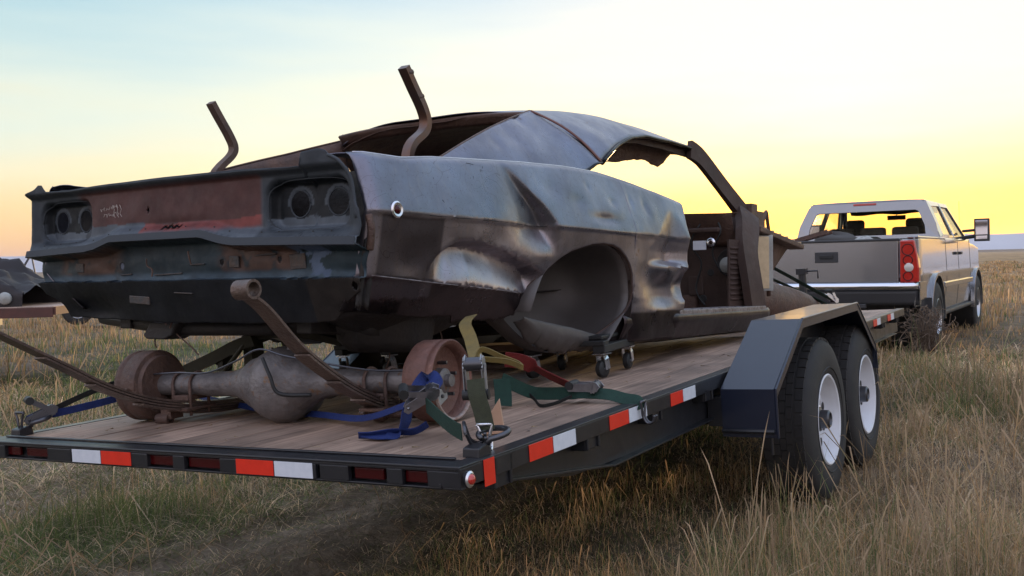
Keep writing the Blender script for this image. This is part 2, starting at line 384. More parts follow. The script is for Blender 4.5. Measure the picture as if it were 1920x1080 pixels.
def weave(m):      # woven ribs and dirt on the webbing
    t = m.node_tree; N = t.nodes; L = t.links; b = N['Principled BSDF']
    w = N.new('ShaderNodeTexWave'); w.inputs['Scale'].default_value = 130; w.bands_direction = 'DIAGONAL'; co = N.new('ShaderNodeTexCoord'); L.new(co.outputs['Object'], w.inputs[0])
    src = b.inputs['Base Color'].links[0].from_socket if b.inputs['Base Color'].links else None
    if src:
        mx = N.new('ShaderNodeMix'); mx.data_type = 'RGBA'; mx.blend_type = 'MULTIPLY'; mx.inputs[0].default_value = .35; L.new(src, mx.inputs[6]); L.new(w.outputs[0], mx.inputs[7]); L.new(mx.outputs[2], b.inputs['Base Color'])
for k in ('green_strap', 'olive_strap', 'yellow_strap', 'blue_strap', 'red_strap'): weave(M[k])

# ------------------------------------------------------------------ ground, hills, grass
MTi = MT.inverted()
_a = MTi.to_3x3(); _t = MTi.translation
def tlocal(x, y):
    return _a[0][0] * x + _a[0][1] * y + _t[0], _a[1][0] * x + _a[1][1] * y + _t[1]
def gz(x, y):
    x = np.asarray(x, float); y = np.asarray(y, float)
    d = np.hypot(x, y)
    z = np.clip((x - 1) * .028, -.10, .012) - .0 + (fbm(x * .35, y * .35) - .5) * .10
    z = z + (fbm(x * 2.2 + 50, y * 2.2) - .5) * .05
    z = z + (fbm(x * 8 + 11, y * 8) - .5) * .030 * np.clip(1.6 - d / 12, 0, 1)
    tx, ty = tlocal(x, y)
    rut = np.exp(-((tx + 1.1) / .16) ** 2) + np.exp(-((tx + .35) / .12) ** 2) * .6
    z = z - rut * .045 * (ty < 2.5) * np.clip(1 - d / 25, 0, 1)
    far = np.clip((d - 60) / 500, 0, 1)
    return z * (1 - far) + far * (fbm(x * .0021 + 7, y * .0021) - .5) * 3.0 * np.clip(d / 1500, 0, 1) - far * .6
def cover(x, y):
    """straw fraction 0..1, height, bareness"""
    tx, ty = tlocal(x, y); d = np.hypot(x, y)
    n1 = fbm(x * .55 + 3, y * .55 + 9); n2 = fbm(x * 1.9 + 31, y * 1.9)
    lane = np.exp(-((tx + .75 + (n1 - .5) * .8) / .75) ** 4) * (ty < 3.5) + .8 * np.exp(-((tx + 3.6 + (n1 - .5) * .9) / .8) ** 4)
    lane = np.clip(lane * (1 - np.clip((d - 11) / 6, 0, 1)), 0, 1)
    right = np.clip((tx + .25) / .7, 0, 1)
    far = np.clip((d - 13) / 6, 0, 1) * (tx < 1)
    h = .05 + .07 * np.clip((n2 - .4) * 4, 0, 1) + right * (.005 + (.07 * np.clip(n1 * 1.8 - .6, 0, 1))) + far * (.06 + .10 * n1)
    h = h * (1 - .45 * np.clip((d - 9) / 2, 0, 1) * (d < 24) * (tx > .9))
    h = h * (1 - lane * .72)
    green = np.clip((n1 - .40) * 3.2, 0, 1) * (1 - right * .55) * (1 - np.clip((d - 15) / 8, 0, 1) * .85) * (1 - lane * .5)
    green = np.clip(green + np.clip((n2 - .60) * 5, 0, 1) * .6 * (d < 14), 0, 1)
    green = np.clip(green + .40 * (tx < -1.2) * (d < 14), 0, 1)
    return 1 - green, h, lane
def ground_colour(x, y):
    s, h, lane = cover(x, y); n = fbm(x * 6, y * 6)[..., None]; d = np.hypot(x, y)[..., None]
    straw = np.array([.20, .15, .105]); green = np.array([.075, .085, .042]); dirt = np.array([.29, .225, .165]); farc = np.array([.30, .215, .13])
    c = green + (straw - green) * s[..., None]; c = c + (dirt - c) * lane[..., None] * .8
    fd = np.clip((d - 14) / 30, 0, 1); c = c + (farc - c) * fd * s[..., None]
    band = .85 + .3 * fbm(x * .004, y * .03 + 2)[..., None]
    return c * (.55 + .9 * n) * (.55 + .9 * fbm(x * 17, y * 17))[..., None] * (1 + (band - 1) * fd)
rad = np.concatenate([np.linspace(0, 2, 4)[1:], np.geomspace(2.1, 30, 300), np.geomspace(30.5, 9000, 110)])
angs = np.radians(np.concatenate([np.linspace(-180, -55, 26)[:-1], np.linspace(-55, 55, 420), np.linspace(55, 180, 26)[1:]]))
RR, AA = np.meshgrid(rad, angs, indexing='ij'); GX = RR * np.sin(AA); GY = RR * np.cos(AA); GZ = gz(GX, GY)
nr, na = GX.shape
gv = np.stack([GX, GY, GZ], -1).reshape(-1, 3); gv = np.vstack([gv, [[0, 0, float(gz(0., 0.))]]])
idx = np.arange(nr * na).reshape(nr, na)
gf = [tuple(q) for q in np.stack([idx[:-1, :-1], idx[:-1, 1:], idx[1:, 1:], idx[1:, :-1]], -1).reshape(-1, 4)[:, ::-1].tolist()]
gf += [(nr * na, int(idx[0, j]), int(idx[0, j + 1])) for j in range(na - 1)]
gm = D.meshes.new('ground'); gm.from_pydata(gv.tolist(), [], gf)
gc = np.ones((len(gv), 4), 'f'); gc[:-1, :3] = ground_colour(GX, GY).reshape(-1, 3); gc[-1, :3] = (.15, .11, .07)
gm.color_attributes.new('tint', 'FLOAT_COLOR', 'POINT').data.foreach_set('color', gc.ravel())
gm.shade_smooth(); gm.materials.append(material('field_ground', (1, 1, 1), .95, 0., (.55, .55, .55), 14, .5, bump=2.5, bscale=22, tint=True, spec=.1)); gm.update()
ground = D.objects.new('ground', gm); COL.objects.link(ground)
tag(ground, 'wide dry grass field with faint wheel ruts under the trailers', kind='structure')

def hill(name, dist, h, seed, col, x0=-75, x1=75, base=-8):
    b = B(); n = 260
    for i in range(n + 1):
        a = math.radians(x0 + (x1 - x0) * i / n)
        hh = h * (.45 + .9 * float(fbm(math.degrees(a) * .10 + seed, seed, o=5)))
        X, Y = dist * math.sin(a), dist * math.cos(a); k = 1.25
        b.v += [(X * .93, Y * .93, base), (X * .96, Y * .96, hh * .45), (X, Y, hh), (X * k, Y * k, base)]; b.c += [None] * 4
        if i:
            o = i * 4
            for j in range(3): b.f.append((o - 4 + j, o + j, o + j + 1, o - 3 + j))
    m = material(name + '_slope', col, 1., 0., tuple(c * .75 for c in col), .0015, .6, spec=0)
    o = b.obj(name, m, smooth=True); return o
tag(hill('hills', 6500, 105, 3.3, (.55, .55, .60)), 'low blue grey hills along the horizon under the sunset', kind='structure')  # pale blue of distance haze is put into the hill colour too
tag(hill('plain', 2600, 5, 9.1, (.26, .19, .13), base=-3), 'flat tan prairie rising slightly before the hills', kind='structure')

def grass(name, n, dmin, dmax, amin, amax, seed, hs=1., wk=.00075, seedheads=.12, stiff=.5, tuft=10, label='', filt=None, mat=None, goldp=False, radius=.045, hfix=None):
    g = np.random.default_rng(seed)
    nc = n // tuft
    d = dmin * (dmax / dmin) ** g.random(nc); a = np.radians(amin + (amax - amin) * g.random(nc))
    cxx, cyy = d * np.sin(a), d * np.cos(a)
    X = np.repeat(cxx, tuft) + g.normal(0, 1, nc * tuft) * radius * np.repeat(np.clip(d / 6, .6, 4), tuft)
    Y = np.repeat(cyy, tuft) + g.normal(0, 1, nc * tuft) * radius * np.repeat(np.clip(d / 6, .6, 4), tuft)
    th = np.repeat((.45 + 1.1 * g.random(nc) ** 1.5) * (.55 + .9 * np.clip(fbm(cxx * 2.3, cyy * 2.3) * 2 - .5, 0, 1)), tuft)
    s, h, lane = cover(X, Y)
    if filt is not None:
        k = filt(X, Y, s, h, lane, g); X, Y, th, s, h, lane = X[k], Y[k], th[k], s[k], h[k], lane[k]
    N = len(X); dist = np.hypot(X, Y)
    H = (h if hfix is None else hfix) * th * hs * (.45 + .85 * g.random(N)); H = np.maximum(H, .02)
    # clear of the wheels and below the deck
    tx, ty = tlocal(X, Y)
    under = (np.abs(tx) < 1.3) & (ty > -.1) & (ty < 6.4); H = np.where(under, np.minimum(H, .38), H)
    H = np.where((tx > -1.2) & (tx < 1.1) & (ty > .4) & (ty < 6.2), H * .45, H)
    rate = np.clip(dist * wk, .0010, .2); Wd = rate * (.7 + .6 * g.random(N))
    dirn = g.random(N) * 2 * np.pi; lean = (g.random(N) ** 1.3) * stiff + lane * .9
    dx, dy = np.cos(dirn), np.sin(dirn)
    Z = gz(X, Y) - .01
    # ribbon faces the camera roughly but with scatter
    fa = np.arctan2(Y, X) + g.normal(0, .7, N); wx, wy = -np.sin(fa), np.cos(fa)
    lv = [(0, 1.0), (.38, .85), (.74, .6)]
    V = np.zeros((N, 7, 3))
    for i, (t, w) in enumerate(lv):
        off = lean * H * (t ** 1.8); hz = H * t * np.maximum(.22, 1 - .25 * lean * t)
        for sgn, k in ((-1, 2 * i), (1, 2 * i + 1)):
            V[:, k, 0] = X + dx * off + sgn * wx * Wd * w * .5
            V[:, k, 1] = Y + dy * off + sgn * wy * Wd * w * .5
            V[:, k, 2] = Z + hz
    off = lean * H * 1.0
    V[:, 6, 0] = X + dx * off; V[:, 6, 1] = Y + dy * off; V[:, 6, 2] = Z + H * np.maximum(.22, 1 - .25 * lean)
    hw = 1.05 if hfix is None else 1.25
    heads = g.random(N) < seedheads * s * (H > .12)
    # seed heads: widen the upper pair of vertices
    for k, sg in ((4, -1), (5, 1)):
        V[heads, k, 0] = (X + dx * off * .82)[heads] + sg * (wx * Wd)[heads] * hw
        V[heads, k, 1] = (Y + dy * off * .82)[heads] + sg * (wy * Wd)[heads] * hw
        V[heads, k, 2] = (Z + H * .86)[heads]
    base = (np.arange(N) * 7)[:, None]
    q = np.array([0, 1, 3, 2, 2, 3, 5, 4]); t3 = np.array([4, 5, 6])
    loops = np.concatenate([base + q, base + t3], 1).ravel().astype(np.int32)
    me = D.meshes.new(name); me.vertices.add(N * 7); me.vertices.foreach_set('co', V.astype('f').ravel())
    me.loops.add(len(loops)); me.loops.foreach_set('vertex_index', loops)
    ls = (np.arange(N)[:, None] * 11 + np.array([0, 4, 8])).ravel().astype(np.int32)
    lt = np.tile(np.array([4, 4, 3], np.int32), N)
    me.polygons.add(N * 3); me.polygons.foreach_set('loop_start', ls); me.polygons.foreach_set('loop_total', lt)
    straw = np.array([.52, .38, .22]); straw2 = np.array([.30, .205, .13]); gold = np.array([.55, .34, .16]); grn = np.array([.10, .14, .05]); grn2 = np.array([.21, .24, .10])
    r1 = g.random(N)[:, None]; r2 = g.random(N)[:, None]
    cs = straw + (straw2 - straw) * r1; cs = np.where(r2 > .82, gold, cs); cg = grn + (grn2 - grn) * r1
    isg = (g.random(N) > s * .9 + .05)[:, None]
    c = np.where(isg, cg, cs)
    if goldp:
        gm_ = np.clip((fbm(X * .55 + 20, Y * .55) - .50) * 9, 0, 1)[:, None]; c = c + (np.array([.62, .40, .19]) * (.6 + .5 * r2) - c) * gm_ * .8
    c = c * (1 - .35 * lane[:, None] * (name != 'flattened_straw'))
    if name == 'flattened_straw': c = np.where(isg & (r2 > .4), cg, np.array([.66, .51, .34]) * (.30 + .9 * r1))
    tone = ((.45 + 1.1 * fbm(X * .8, Y * .8)) * (.6 + .8 * fbm(X * 4.1 + 9, Y * 4.1)) * (.75 + .5 * g.random(N)))[:, None]; c = c * tone
    C4 = np.ones((N, 7, 4), 'f'); C4[:, :, :3] = c[:, None, :]
    C4[:, 0:2, :3] *= np.array([.80, .72, .66])          # root shade put into the colour: darker and browner at the base
    C4[heads, 4:7, :3] = np.array([.42, .30, .19]) * tone[heads][:, None, :]
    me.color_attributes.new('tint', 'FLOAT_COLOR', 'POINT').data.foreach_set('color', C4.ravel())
    me.update(calc_edges=True); me.validate()
    me.materials.append(mat); o = D.objects.new(name, me); COL.objects.link(o)
    return tag(o, label, kind='stuff')
def grass_mat():
    m = D.materials.new('grass_blade'); m.use_nodes = True; t = m.node_tree; N = t.nodes; L = t.links; N.remove(N['Principled BSDF'])
    a = N.new('ShaderNodeAttribute'); a.attribute_name = 'tint'
    df = N.new('ShaderNodeBsdfDiffuse'); tr = N.new('ShaderNodeBsdfTranslucent'); mx = N.new('ShaderNodeMixShader'); mx.inputs[0].default_value = .42
    L.new(a.outputs['Color'], df.inputs[0]); L.new(a.outputs['Color'], tr.inputs[0]); L.new(df.outputs[0], mx.inputs[1]); L.new(tr.outputs[0], mx.inputs[2])
    L.new(mx.outputs[0], N['Material Output'].inputs[0]); return m
GM = grass_mat()
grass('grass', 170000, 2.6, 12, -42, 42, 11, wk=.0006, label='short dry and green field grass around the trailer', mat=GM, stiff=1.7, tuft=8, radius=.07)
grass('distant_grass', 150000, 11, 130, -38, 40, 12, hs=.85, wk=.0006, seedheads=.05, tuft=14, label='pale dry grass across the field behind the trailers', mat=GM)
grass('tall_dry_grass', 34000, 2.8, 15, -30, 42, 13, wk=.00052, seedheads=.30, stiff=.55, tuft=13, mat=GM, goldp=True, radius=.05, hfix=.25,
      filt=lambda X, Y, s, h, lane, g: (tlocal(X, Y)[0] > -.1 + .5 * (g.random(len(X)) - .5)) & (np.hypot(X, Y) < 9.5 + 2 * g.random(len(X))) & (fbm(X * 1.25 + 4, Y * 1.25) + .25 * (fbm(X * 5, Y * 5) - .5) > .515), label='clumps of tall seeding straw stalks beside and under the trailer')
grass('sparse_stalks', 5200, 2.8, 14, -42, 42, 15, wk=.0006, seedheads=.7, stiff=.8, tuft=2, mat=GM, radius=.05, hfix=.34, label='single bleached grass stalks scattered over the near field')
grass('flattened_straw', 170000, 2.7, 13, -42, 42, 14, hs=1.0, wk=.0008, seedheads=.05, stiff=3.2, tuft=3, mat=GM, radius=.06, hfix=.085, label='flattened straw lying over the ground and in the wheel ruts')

# ------------------------------------------------------------------ trailer
T = thing('car_trailer', 'black tandem axle flatbed trailer with weathered plank deck carrying the stripped car', 'trailer', MT)
L_ = 6.11; HW = 1.05
plank0 = None; npl = 10; pw = (2 * .995) / npl
for i in range(npl):
    x = -.995 + pw * (i + .5)
    if plank0 is None:
        plank0 = B().box((0, .085 + (L_ - .17) / 2, -.0215), (pw - .007, L_ - .17, .038)).obj('plank', M['wood'], T, bevel=.003)
        o = plank0
    else: o = plank0.copy(); COL.objects.link(o)
    o.location = (x, 0, random.uniform(-.0025, .0025)); o.rotation_euler = (0, random.uniform(-.006, .006), 0)
bs = M['black_steel']
# screws and straw litter on the boards
b = B()
for y in (.5, 1.2, 1.9, 2.6, 3.3, 4.0, 4.7, 5.4):
    for i in range(npl):
        for dx in (-.055, .055):
            cx_, cy_ = -.995 + pw * (i + .5) + dx, y + random.uniform(-.006, .006)
            b.add([(cx_ + .0055 * math.cos(t), cy_ + .0055 * math.sin(t), .0008) for t in np.linspace(0, 5.5, 7)], [tuple(range(7))])
b.obj('screw_heads', M['steel_dark'], T, kind='stuff')
b = B()
for k in range(260):
    x, y = random.uniform(-.95, .98), random.uniform(.1, 3.2); a = random.uniform(0, 6.28); L2 = random.uniform(.008, .05); w_ = random.uniform(.0012, .003)
    dx, dy = math.cos(a) * L2, math.sin(a) * L2; z = .003
    b.add([(x, y, z), (x + dy / L2 * w_, y - dx / L2 * w_, z), (x + dx + dy / L2 * w_, y + dy - dx / L2 * w_, z + random.uniform(0, .008)), (x + dx, y + dy, z + .002)], [(0, 1, 2, 3)])
b.obj('straw_litter', material('straw_litter', (.34, .25, .14), .9, 0., (.10, .07, .05), 40, .3), T, kind='stuff')
# rear beam: top plate, light face with rounded top lip, folded return
B().box((0, .042, -.004), (2 * HW, .082, .008)).box((0, .0725, .004), (1.98, .012, .006)).obj('rear_plate', bs, T, bevel=.003)
b = B(); b.box((0, .02, -.0565), (2 * HW, .03, .005)); b.box((0, .012, -.012), (2 * HW - .004, .014, .008)); b.box((0, .036, -.034), (2 * HW, .005, .044)); b.box((0, .075, -.060), (2 * HW - .1, .07, .02))
for x, w in ((-.94, .10), (-.575, .13), (-.275, .30), (.02, .05), (.235, .07), (.425, .30), (.64, .10), (.845, .05), (1.0, .10)):
    b.box((x, .010, -.034), (w, .016, .040))
b.obj('rear_light_channel', bs, T, bevel=.002)
for x0, x1 in ((-.90, -.82), (-.78, -.65), (-.13, -.01), (.05, .19), (.70, .80), (.87, .94)):
    B().box(((x0 + x1) / 2, .022, -.034), (x1 - x0, .012, .030)).obj('tail_light', M['red_lens'], T, bevel=.003)
def tape(x0, x1, red, side=False, zz=(-.012, -.054)):
    c = ((x0 + x1) / 2, .0008, (zz[0] + zz[1]) / 2); d = (x1 - x0, .0016, zz[0] - zz[1])
    if side: c = (1.0518, (x0 + x1) / 2, c[2]); d = (.0016, x1 - x0, d[2])
    return B().box(c, d).obj('reflective_tape', M['red_tape'] if red else M['white_tape'], T, bevel=.0004)
tape(-.50, -.352, False); tape(-.348, -.20, True); tape(.27, .418, True); tape(.422, .565, False)
for a, m_, c in ((.33, .463, .60), (.83, .975, 1.12), (1.335, 1.453, 1.58), (4.42, 4.52, 4.64), (4.92, 5.04, 5.16), (5.42, 5.54, 5.66)):
    tape(a, m_ - .002, True, True, (-.008, -.054)); tape(m_ + .002, c, False, True, (-.008, -.054))
tape(.105, .155, True, True, (-.004, -.072))
# side rails, channel frame
for s in (-1, 1):
    b = B(); b.box((s * 1.022, L_ / 2, -.006), (.055, L_ - .002, .008)); b.box((s * 1.0465, L_ / 2, -.031), (.007, L_ - .004, .048))
    b.obj('rub_rail', bs, T, bevel=.0015)
    pr_ = [(.0, -.056), (.05, -.062), (.30, -.105), (.68, -.168), (1.1, -.182), (L_, -.182), (L_, -.045), (.0, -.045)]
    b = B(); b.prism(pr_, 0, s * .985, s * .992); b.box((s * 1.0, 3.4, -.182), (.045, 5.0, .006)); b.beam((s * 1.0, .05, -.062), (s * 1.0, .9, -.18), .045, .006)
    b.obj('side_channel', bs, T, bevel=.001)
    for y in (.20, .72, 1.215, 1.735, 2.15, 4.2, 4.75, 5.28, 5.82):
        B().box((s * 1.016, y, -.051), (.052, .088, .082)).box((s * 1.045, y - .038, -.05), (.01, .012, .08)).box((s * 1.045, y + .038, -.05), (.01, .012, .08)).obj('stake_pocket', bs, T, bevel=.003)
for y in (.5, 1.2, 1.9, 2.6, 3.3, 4.0, 4.7, 5.4, 6.0):
    B().box((0, y, -.085), (1.96, .05, .075)).obj('crossmember', bs, T)
for x in (-.42, .42): B().box((x, 3.3, -.15), (.05, 5.0, .10)).obj('main_rail', bs, T)
# corner marker lamp
o = B().lathe([(.0, 0), (.019, 0), (.021, .004), (.016, .008), (.0, .008)], (1.0505, .038, -.038), (1, 0, 0), 20).obj('marker_lamp', M['chrome'], T, smooth=True, angle=30)
B().lathe([(.0135, .006), (.0125, .012), (.007, .016), (0, .017)], (1.0505, .038, -.038), (1, 0, 0), 16).obj('lens', M['red_lamp'], o, smooth=True)
# fenders
for s in (-1, 1):
    xi, xo = s * 1.062, s * 1.285
    prof = [(1.83, -.25), (1.83, -.06), (2.28, .185), (3.36, .190), (3.76, -.07), (3.78, -.20)]
    b = B()
    for (a, c) in zip(prof, prof[1:]):
        vs = [(xi, *a), (xo, *a), (xo, *c), (xi, *c)]; b.add(vs, [(0, 1, 2, 3)])
    fo = b.obj('fender', M['fender_black'], T, solid=.004)
    b = B()
    for (a, c) in zip(prof[1:-1], prof[2:]):
        b.add([(xo, a[0], a[1] + .001), (xo, c[0], c[1] + .001), (xo, c[0] + .0, c[1] - .038), (xo, a[0], a[1] - .038)], [(0, 1, 2, 3)])
    b.tube([(xo, *p) for p in prof], .005, 6)
    b.obj('fender_lip', M['fender_black'], fo, solid=.004)
    B().add([(xi, 1.83, -.25), (xi, 1.83, -.06), (xi, 2.28, .183), (xi, 3.36, .188), (xi, 3.76, -.07), (xi, 3.78, -.20), (xi, 3.5, -.1), (xi, 3.2, .0), (xi, 2.4, .0), (xi, 2.1, -.1)], [(0, 1, 9), (1, 2, 8, 9), (2, 3, 7, 8), (3, 4, 6, 7), (4, 5, 6)]).obj('inner_skirt', bs, fo, solid=.004)
    B().tube([(xi, 1.822, -.225), (xo - s * .01, 1.822, -.225)], .010, 8).tube([(xo - s * .03, 1.84, -.23), (xo - s * .03, 1.84, -.32)], .006, 6).obj('step_bar', bs, fo)
    [B().beam((s * 1.0, yy, -.15), (s * 1.06, yy, -.15), .05, .12).obj('bracket', bs, fo) for yy in (1.86, 3.72)]
# wheels
def make_wheel(R, rimR, width, spokes, rim_mat, lugs=8, tread=True):
    w = D.objects.new('wheel', None); COL.objects.link(w)     # axis +x outwards, centre at origin, outer face x=0
    ax = (1, 0, 0); b = B()
    prof = [(rimR, -.018), (rimR + .012, -.004), (rimR + .03, .001), ((R + rimR) / 2, .006), (R - .045, -.004), (R - .018, -.014), (R - .004, -.032), (R, -.05), (R + .001, -width / 2), (R, -width + .05), (R - .004, -width + .032), (R - .018, -width + .014), ((R + rimR) / 2, -width), (rimR, -width + .02)]
    b.lathe(prof, (0, 0, 0), ax, 64)
    b.lathe([(rimR + .035, .002), (rimR + .038, .0065), (rimR + .041, .002)], (0, 0, 0), ax, 64)
    tyre = b.obj('tyre', M['tyre'], w, smooth=True, angle=50)
    # tread blocks joined into one relief part
    b = B(); nb = 44
    for k in range(nb):
        th = 2 * math.pi * (k + .5) / nb
        for j, xx in enumerate((-.052, -.088, -width / 2 - .0, -width + .088, -width + .052)):
            t2 = th + (.07 if j % 2 else 0); Rm = Matrix.Rotation(t2, 3, 'X')
            edge = j in (0, 4)
            c = Rm @ Vector((xx - (.0 if not edge else (-.008 if j == 0 else .008)), 0, R + (-.001 if edge else .001)))
            b.box(c, (.034 if edge else .028, 2 * math.pi * R / nb * (.80 if edge else .93), .010), Rm)
    b.obj('tread', M['tyre'], tyre, kind='stuff')
    # steel rim: barrel, flange, dished disc with the dark of its vent holes painted as raised black discs
    b = B()
    b.lathe([(rimR + .004, -.012), (rimR + .008, -.004), (rimR + .002, .0), (rimR - .006, -.004), (rimR - .012, -.02), (rimR - .022, -.034), (rimR - .028, -.07), (rimR - .034, -.082)], (0, 0, 0), ax, 64)
    dr = rimR - .034
    b.lathe([(dr, -.082), (dr - .03, -.066), (dr - .06, -.062), (.105, -.074), (.085, -.082), (.07, -.084), (.062, -.080)], (0, 0, 0), ax, 64)
    rim = b.obj('rim', rim_mat, w, smooth=True, angle=40)
    for k in range(8):
        th = 2 * math.pi * k / 8; rr = dr - .048; c = (-.0622, rr * math.cos(th), rr * math.sin(th))
        B().lathe([(.0, .0022), (.021, .0022), (.022, .001)], c, ax, 16).obj('vent_hole', M['rubber'], rim, smooth=True)
    for k in range(lugs):
        th = 2 * math.pi * (k + .5) / lugs; c = (-.084, .078 * math.cos(th), .078 * math.sin(th)); B().lathe([(.010, 0), (.010, .022), (.006, .028), (0, .028)], c, ax, 6).obj('lug_nut', M['chrome'], rim)
    b = B().lathe([(.060, -.09), (.058, -.045), (.045, -.040), (.043, -.005), (.034, .002), (.030, .0), (.028, -.006), (0, -.006)], (0, 0, 0), ax, 24)
    b.obj('hub_cap', M['steel_dark'], w, smooth=True, angle=30)
    return w
w0 = make_wheel(.385, .208, .235, 0, M['white_rim'])
w0.parent = T; w0.location = (1.262, 2.745, -.325); w0.rotation_euler = (.35, 0, 0)
for p, r in (((1.262, 3.60, -.325), (1.1, 0, 0)), ((-1.262, 2.745, -.325), (0.4, 0, math.pi)), ((-1.262, 3.60, -.325), (.2, 0, math.pi))):
    c = copy_tree(w0, T); c.location = p; c.rotation_euler = r
for y in (2.745, 3.60): B().tube([(-1.1, y, -.325), (1.1, y, -.325)], .04, 12).obj('axle', bs, T, smooth=True, angle=40)
# D-rings
def dring(x, y, s=1):
    o = B().prism([(-.030, -.005), (.030, -.005), (.027, .020), (.010, .030), (-.027, .022)], 0, x - .030, x + .022).obj('tie_down_bracket', bs, T, bevel=.004)
    for v in o.data.vertices: v.co.y += y
    b = B().tube([(x + .01, y + .02, .02)] + [(x + .015 + .042 * math.sin(t), y + .02 + .036 * (1 - math.cos(t)), .035 + .02 * math.sin(t / 2)) for t in np.linspace(.3, 5.9, 14)], .008, 8)
    b.obj('d_ring', M['steel_dark'], o, smooth=True)
dring(1.01, .145); dring(-.985, .13)
# tongue and jack
b = B(); b.beam((-.85, 6.05, -.16), (-.05, 8.9, -.20), .07, .12); b.beam((.85, 6.05, -.16), (.05, 8.9, -.20), .07, .12); b.box((0, 8.95, -.2), (.16, .3, .12)); b.beam((-.05, 9.05, -.2), (-.3, 9.55, -.25), .09, .09); b.obj('tongue', bs, T, bevel=.004)
B().tube([(-.28, 8.2, -.6), (-.28, 8.2, .28)], .04, 12).box((-.28, 8.2, .3), (.1, .1, .06)).tube([(-.28, 8.2, .3), (-.12, 8.2, .3), (-.12, 8.2, .22)], .01, 6).obj('jack', bs, T)

# evening haze over the plain
o = B().box((0, 0, 70), (19000, 19000, 166)).obj('haze', None, None)
hm = D.materials.new('haze_air'); hm.use_nodes = True; hn = hm.node_tree; hn.nodes.clear()
hv = hn.nodes.new('ShaderNodeVolumePrincipled'); hv.inputs['Color'].default_value = (.9, .92, 1, 1); hv.inputs['Density'].default_value = .00008; hv.inputs['Anisotropy'].default_value = 0.
ho = hn.nodes.new('ShaderNodeOutputMaterial'); hn.links.new(hv.outputs[0], ho.inputs['Volume']); o.data.materials.append(hm); o['kind'] = 'stuff'; o['label'] = 'thin evening haze over the field'

# ------------------------------------------------------------------ stripped car shell
CAR = thing('stripped_car_shell', 'dented bare metal fastback car body without doors or wheels on the trailer deck', 'car body', MC)
WY = [(0, .905), (.15, .93), (.6, .955), (1.4, .975), (2.3, .96), (3.5, .93)]
ZT = [(0, .918), (.06, .932), (.12, .935), (.29, .935), (.45, .955), (1.0, .995), (1.3, 1.010), (1.6, 1.015), (1.86, .998), (2.14, .972), (2.40, .942)]
ARCH = [(.955, .42), (1.0, .50), (1.035, .55), (1.07, .585), (1.14, .625), (1.22, .658), (1.37, .690), (1.46, .697), (1.55, .694), (1.62, .678), (1.68, .648), (1.72, .612), (1.745, .565), (1.757, .49)]
ARCHLOW = [(1.757, .49), (1.752, .45), (1.72, .40), (1.68, .365), (1.63, .325), (1.585, .29), (1.54, .262)]
YEND = [(.25, 2.22), (.35, 2.26), (.40, 2.32), (.48, 2.345), (.61, 2.36), (.82, 2.365), (.95, 2.42)]
def dent(y, z):
    """how far the right side is pushed in, metres"""
    d = 0.0
    # long fold: a cone pushed in from the top edge, widening down to the crease, with a sharp front ridge
    if .55 < z < .99 and .3 < y < 1.2:
        yr = ip(z, [(.60, 1.10), (.76, 1.045), (.82, 1.00), (.88, .93), (.93, .875), (.985, .815)])
        e = min(1, max(0, (.985 - z) / .23)); env = e * sst(.62, .765, z)
        s = y - yr
        w = (1 - sst(-.003, .022 + .03 * e, s)) if s > 0 else (1 - sst(0, .05 + .34 * e, -s)) ** 1.25
        d += .062 * env * w
    # rolled hollow above the lower trim line
    zc = ip(y, [(.36, .55), (.42, .615), (.50, .655), (.60, .66), (.76, .635), (.92, .595), (1.05, .54)])
    env = sst(.36, .50, y) * (1 - sst(.98, 1.06, y))
    u = z - zc
    d += .060 * env * ((1 - sst(0, .018, u)) if u > 0 else (1 - sst(0, .150, -u)))
    # shallow dings
    for cy, cz, ry, rz, a in ((1.50, .800, .11, .022, .013), (1.30, .86, .05, .03, .006), (1.95, .88, .03, .035, .008), (1.80, .90, .02, .03, .006), (1.12, .90, .05, .04, .006), (.28, .60, .08, .05, .010), (1.62, .88, .03, .02, .006), (1.42, .93, .02, .02, .005), (.70, .60, .05, .05, .0)):
        d += a * math.exp(-((y - cy) / ry) ** 2 - ((z - cz) / rz) ** 2)
    # punched fold at the door edge: faceted cone, then a sharp shelf
    if y > 1.8:
        yc = ip(z, [(.6, 2.20), (.88, 2.225)]); e = min(1, max(0, (.885 - z) / .20)); s = y - yc
        w = max(0, 1 - s / (.05 + .13 * e)) if s > 0 else max(0, 1 + s / (.04 + .26 * e))
        d += .066 * e * w * sst(.605, .64, z)
        # lower scoop with a crisp rear rim
        r = math.hypot((y - 2.305) / .115, (z - .525) / .085); d += .050 * max(0, 1 - r) ** .6
        d += .040 * math.exp(-((y - 2.08) / .13) ** 2) * (1 - sst(.50, .62, z)) * sst(.40, .47, z)
    d += .022 * math.exp(-((y - 1.92) / .12) ** 2 - ((z - .56) / .10) ** 2)
    # arch lip rolls in a touch
    return d
